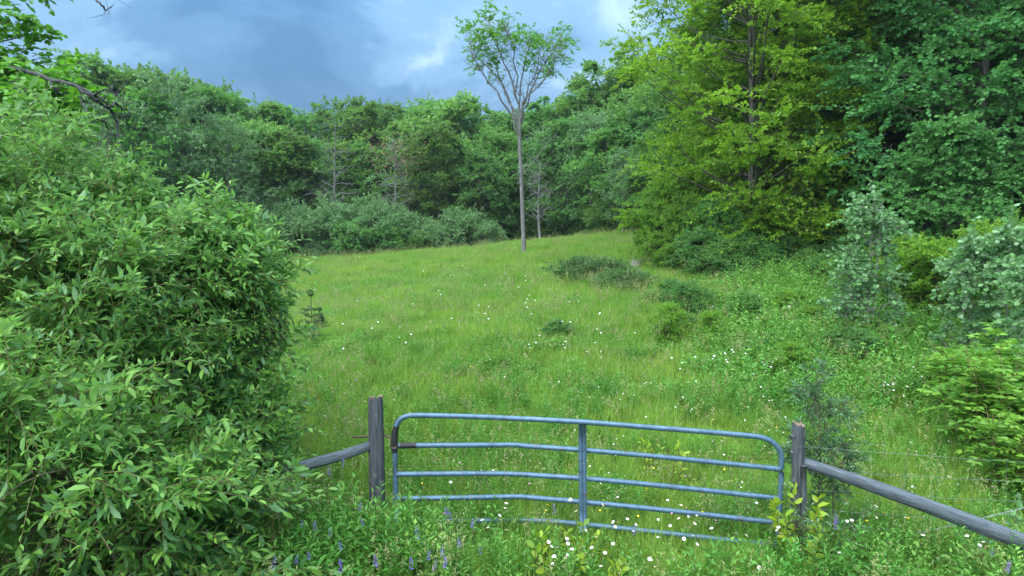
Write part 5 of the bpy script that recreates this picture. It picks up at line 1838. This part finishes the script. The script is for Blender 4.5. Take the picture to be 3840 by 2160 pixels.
vm = [vetch_meshes(i) for i in range(3)]
vspots = [(284, 510), (295, 500), (262, 528), (298, 528), (318, 528), (330, 538), (346, 548), (352, 530), (367, 522), (390, 522), (395, 516), (425, 535), (440, 520), (447, 518), (452, 512), (455, 520),
          (446, 552), (450, 558), (442, 565), (426, 560), (428, 572), (470, 525), (400, 560), (412, 568), (378, 565), (310, 560), (338, 568), (258, 562), (270, 572), (290, 566), (557, 512), (632, 534), (640, 540),
          (846, 522), (844, 530), (990, 560), (1000, 568), (1004, 552), (340, 466), (330, 474), (298, 476), (360, 505), (410, 540), (462, 545), (480, 556)]
for i, (px, py) in enumerate([q for j, q in enumerate(vspots) if j % 5 != 2]):
    y = 6.0 - (py - 520) / 56 * 1.3 + rg.uniform(-0.15, 0.15)
    y = min(max(y, 4.6), 6.7)
    q = P(px, py, y)
    fl, stm, lf = vm[i % 3]
    gg = float(gz(q[0], q[1]))
    s = float(np.clip((q[2] - gg) / 0.42, 0.7, 2.4))
    k_ = float(rg.uniform(0.65, 1.0))
    t = thing('vetch', 'purple tufted vetch spike among the weeds', 'flower', (q[0], q[1], q[2] - 0.42 * s), 'purple vetch flowers by the fence', float(rg.uniform(0, 6.28)))
    fo = obj('raceme', fl, t, (0, 0, 0.46 * s - 0.46 * k_), 0, k_)
    fo.rotation_euler = (float(rg.normal(0, 0.1)), float(rg.normal(0, 0.1)), 0)
    obj('stem', stm, t, (0, 0, 0), 0, (1, 1, s))
    obj('leaves', lf, t, (0, 0, 0), 0, (1, 1, s))


def small_flower(mat, size, n_pet, name):
    a = np.arange(n_pet) / n_pet * 2 * np.pi
    V, F = leaves(np.zeros((n_pet, 3)), np.stack([np.cos(a), np.sin(a), 0.25 + 0 * a], -1), np.array([[0, 0, 1.0]]).repeat(n_pet, 0), size, size * 0.8, LEAF6)
    hd = Geo().add(V, F, np.repeat(np.linspace(0, 1, n_pet), 6)).mesh(name, [M[mat]])
    q = np.linspace(0, 1, 5)
    stem = Geo().add(*tubes(np.stack([0.02 * q ** 2 - 0.02, 0 * q, (q - 1) * 0.5], -1), np.full(5, 0.0015), 4)).mesh(name + '_stem', [M['stem']], True)
    return hd, stem


bc = small_flower('yellow', 0.013, 7, 'hawkweed_head')
cvh = small_flower('clover', 0.012, 12, 'clover_head')
for kind, pr, n_, lab, grp in [('hawkweed', bc, 60, 'small yellow hawkweed flower in the grass', 'yellow hawkweed flowers'), ('red_clover', cvh, 34, 'pinkish red clover head in the grass', 'red clover heads')]:
    for i in range(n_):
        px, py = (rg.uniform(420, 1010), rg.uniform(470, 574)) if rg.random() < 0.7 else (rg.uniform(330, 900), rg.uniform(320, 470))
        q = hit(px, py)
        h = rg.uniform(0.38, 0.58)
        t = thing(kind, lab, 'flower', (q[0], q[1], float(gz(q[0], q[1])) + h - 0.5), grp, float(rg.uniform(0, 6)))
        c_ = obj('flower_head', pr[0], t, (0, 0, 0.5))
        c_.rotation_euler = (float(rg.normal(0.3, 0.3)), float(rg.normal(0, 0.3)), 0)
        obj('stem', pr[1], t, (0, 0, 0.5))

# ------------------------------------------------------------------ thin haze volume, added to lift the dark tones of the wood
hm, hN, hL = mat_new('haze')
ho = hN.new('ShaderNodeOutputMaterial')
hv = hN.new('ShaderNodeVolumePrincipled')
hv.inputs['Color'].default_value = (0.80, 0.90, 1.0, 1)
hv.inputs['Density'].default_value = 0.00026
hv.inputs['Anisotropy'].default_value = 0.2
hL.new(hv.outputs[0], ho.inputs['Volume'])
hx0, hx1, hy0, hy1, hz0, hz1 = -320, 320, -80, 620, -12, 46
hV = [(x, y, z) for z in (hz0, hz1) for y in (hy0, hy1) for x in (hx0, hx1)]
haze = obj('haze', mesh_from('haze', np.array(hV, float), [np.array([[0, 2, 3, 1], [4, 5, 7, 6], [0, 1, 5, 4], [2, 6, 7, 3], [0, 4, 6, 2], [1, 3, 7, 5]])], [hm]))
tag(haze, 'thin haze added over the meadow and wood to lift the dark tones', 'haze', kind='stuff')
